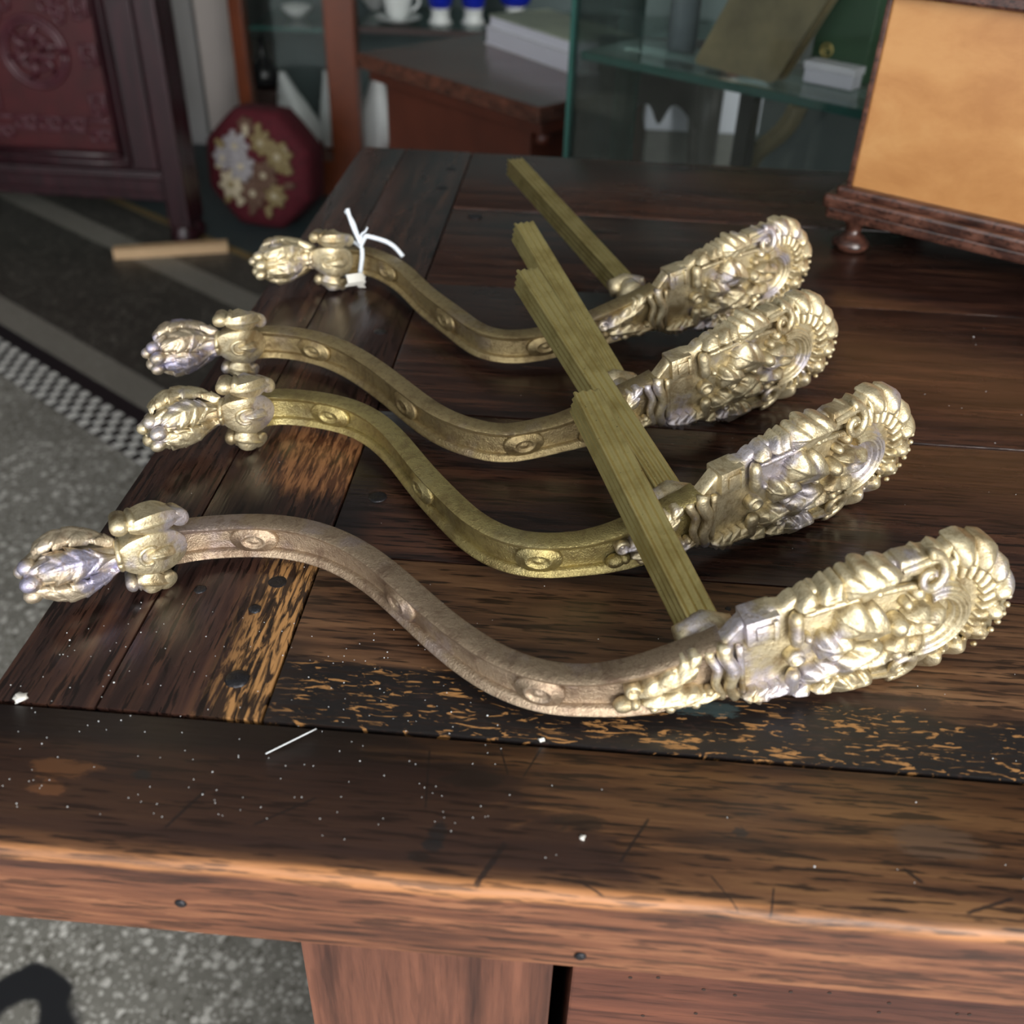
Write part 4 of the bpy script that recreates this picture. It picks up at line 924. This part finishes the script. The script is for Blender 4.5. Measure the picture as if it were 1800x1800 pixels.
plain('olive_board', (.20, .165, .085), .55, var=.35, scale=22); plain('green_cloth', (.02, .06, .025), .5); plain('gold_stamp', (.45, .36, .12), .4, .6); plain('grey_glass', (.14, .17, .18), .2, var=.2)
def inside(px, py, ly):  # point on a plane ly behind the front pane, as case coordinates
    d = ray(px, py); n = np.array([fb[0], fb[1], 0]); t = (np.array([*(C0+fb*ly), 0])-CAM) @ n/(d @ n); P = CAM+t*d; return float((P[:2]-C0) @ fa), P[2]
def olive():
    (x0, z0), (x1, z1) = inside(1228, 112, .04), inside(1372, 135, .04); w_ = x1-x0; z0 = zsh+.0045
    root = thing('old_book', 'worn olive brown clothbound book propped slanting in the glass case', 'book', tuple((MG @ Vector((x0+w_/2, .04, z0)))[:]))
    up = Vector((.42, .06, .90)).normalized(); rt = Vector((1, 0, -.04)).normalized(); nr = rt.cross(up).normalized(); L = .20
    m0 = MG @ Matrix(((rt.x, up.x, nr.x, x0), (rt.y, up.y, nr.y, .04), (rt.z, up.z, nr.z, z0+.0035), (0, 0, 0, 1)))
    def rr(w0, w1, l0, l1, r, n=5):
        out = []
        for cx_, cy_, a0 in ((w1-r, l1-r, 0), (w0+r, l1-r, PI/2), (w0+r, l0+r, PI), (w1-r, l0+r, 1.5*PI)):
            out += [(cx_+r*math.cos(a0+PI/2*i/n), cy_+r*math.sin(a0+PI/2*i/n)) for i in range(n+1)]
        return out
    m = MB(); m.prism(rr(0, w_, 0, L, .006), .008, .011, m0); m.build('front_cover', 'olive_board', root)
    m = MB(); m.prism(rr(0, w_, 0, L, .006), -.011, -.008, m0); m.build('back_cover', 'olive_board', root)
    m = MB(); m.prism(rr(.002, w_-.003, .003, L-.003, .004), -.008, .008, m0); m.build('pages', 'bead_gold', root)
olive()
def case_box(name, label, cat, p0, p1, ly, dep, mat, ztop):
    x0, _ = inside(*p0, ly); x1, _ = inside(*p1, ly); m = MB(); m.box((x0, ly, zsh+.0045), (x1, ly+dep, ztop), .002, MG); return m, x0, x1
m, x0, x1 = case_box('', '', '', (1432, 60), (1535, 60), .085, .025, '', zsh+.16)
root = thing('green_book', 'dark green book with round gold stamp standing in the glass case', 'book', tuple((MG @ Vector(((x0+x1)/2, .097, zsh+.0045)))[:])); m.build('cover', 'green_cloth', root)
m = MB(); xs_, zs_ = inside(1453, 88, .084); m.tube([(xs_+.006*math.cos(q), .0838, zs_+.006*math.sin(q)) for q in np.linspace(0, 2*PI, 20)], .0010, 6, MG); m.tube([(xs_+.0028*math.cos(q), .0838, zs_+.0028*math.sin(q)) for q in np.linspace(0, 5, 12)], .0009, 6, MG); m.build('stamp', 'gold_stamp', root, True)
m, x0, x1 = case_box('', '', '', (1410, 140), (1500, 140), .06, .020, '', zsh+.020); root = thing('card_box', 'low white card box lying on the glass shelf', 'box', tuple((MG @ Vector(((x0+x1)/2, .070, zsh+.0045)))[:])); m.build('tray', 'page_white', root); m = MB(); m.box((x0-.001, .059, zsh+.017), (x1+.001, .081, zsh+.024), .001, MG); m.build('lid', 'cover_white', root)
x0, _ = inside(1200, 60, .09); m = MB(); m.lathe([(.014, 0), (.0155, .003), (.0155, .10), (.013, .115), (.012, .15), (.010, .15), (.009, .11), (.001, .01)], (0, 0, 0), 24, MG @ Matrix.Translation((x0, .09, zsh+.0045))); tag(m.build('glass_vase', 'grey_glass', None, True), 'tall grey cylindrical vase beside the olive book', 'vase')
# below the shelf: gilt scroll fragment and dark post
FR = []
for px, py in ((1405, 185), (1390, 215), (1360, 245), (1330, 270), (1312, 300), (1300, 330)):
    x, z = inside(px, py, .09); FR.append((x, .09, z))
m = MB(); m.tube([tuple(p) for p in spline(np.array(FR), 24)], .0095, 12, MG); m.tube([(p[0]-.004, p[1]-.008, p[2]+.004) for p in spline(np.array(FR), 24)], .0035, 8, MG)
tag(m.build('gilt_scroll', 'olive_board', None, True), 'curved gilt wooden scroll standing under the glass shelf', 'ornament')
x, z = inside(1308, 230, .05); m = MB(); m.box((x-.0085, .045, .42), (x+.0085, .062, zsh-.0045), .002, MG); m.box((x-.014, .040, .42), (x+.014, .067, .44), .002, MG); tag(m.build('shelf_post', 'bronze_black'), 'black square post holding up the glass shelf', 'post')

# ------------------------------------------------------------------ carved side table and white crate seen through the case
plain('plinth_grey', (.13, .135, .125), .7); plain('ebony', (.014, .010, .010), .4, var=.2); plain('sheet_white', (.62, .66, .74), .6, var=.1, scale=6)
YT = 1.32
def side_table():
    x0, x1 = at_y(1062, 150, YT)[0], at_y(1268, 150, YT)[0]; zt = at_y(1165, 132, YT)[2]
    root = thing('side_table', 'small black side table with scalloped apron and slender legs', 'table', ((x0+x1)/2, YT+.12, 0))
    m = MB(); m.box((x0-.01, YT-.01, zt), (x1+.01, YT+.14, zt+.016), .004); m.build('top', 'ebony', root)
    n = 40; xs_ = np.linspace(x0, x1, n)
    low = [zt-.030-.050*abs(math.cos(PI*i/(n-1)))**3-.028*math.exp(-((i/(n-1)-.5)/.07)**2) for i in range(n)]
    for y in (YT, YT+.125):
        V = [(x, y, zt) for x in xs_]+[(x, y, l) for x, l in zip(xs_, low)]+[(x, y+.012, zt) for x in xs_]+[(x, y+.012, l) for x, l in zip(xs_, low)]
        Fc = []
        for i in range(n-1): Fc += [(i, i+1, n+i+1, n+i), (2*n+i, 3*n+i, 3*n+i+1, 2*n+i+1), (n+i, n+i+1, 3*n+i+1, 3*n+i)]
        part('apron', V, Fc, 'ebony', root, False)
    for x, s in ((x0+.012, -1), (x1-.012, 1)):
        for y in (YT+.008, YT+.128):
            m = MB(); m.tube([(x+s*.010*math.sin(PI*t), y, zt*(1-t)) for t in np.linspace(0, 1, 14)], np.interp(np.linspace(0, 1, 14), [0, .2, .85, 1], [.018, .012, .009, .014]), 10); m.build('leg', 'ebony', root, True)
side_table()
x0, x1 = at_y(1136, 190, 1.48)[0], at_y(1335, 190, 1.50)[0]; z0, z1 = at_y(1200, 225, 1.50)[2], at_y(1200, 140, 1.50)[2]
root = thing('white_chest', 'low white painted chest behind the black side table', 'chest', ((x0+x1)/2, 1.52, 0))
m = MB(); m.box((x0, 1.478, z0), (x1, 1.545, z1), .004); m.build('body', 'sheet_white', root); m = MB(); m.box((x0-.002, 1.472, z1), (x1+.008, 1.548, z1+.012), .004); m.build('lid', 'sheet_white', root)
m = MB(); m.box((x0+.004, 1.482, 0), (x1-.01, 1.542, z0)); m.build('plinth', 'plinth_grey', root)
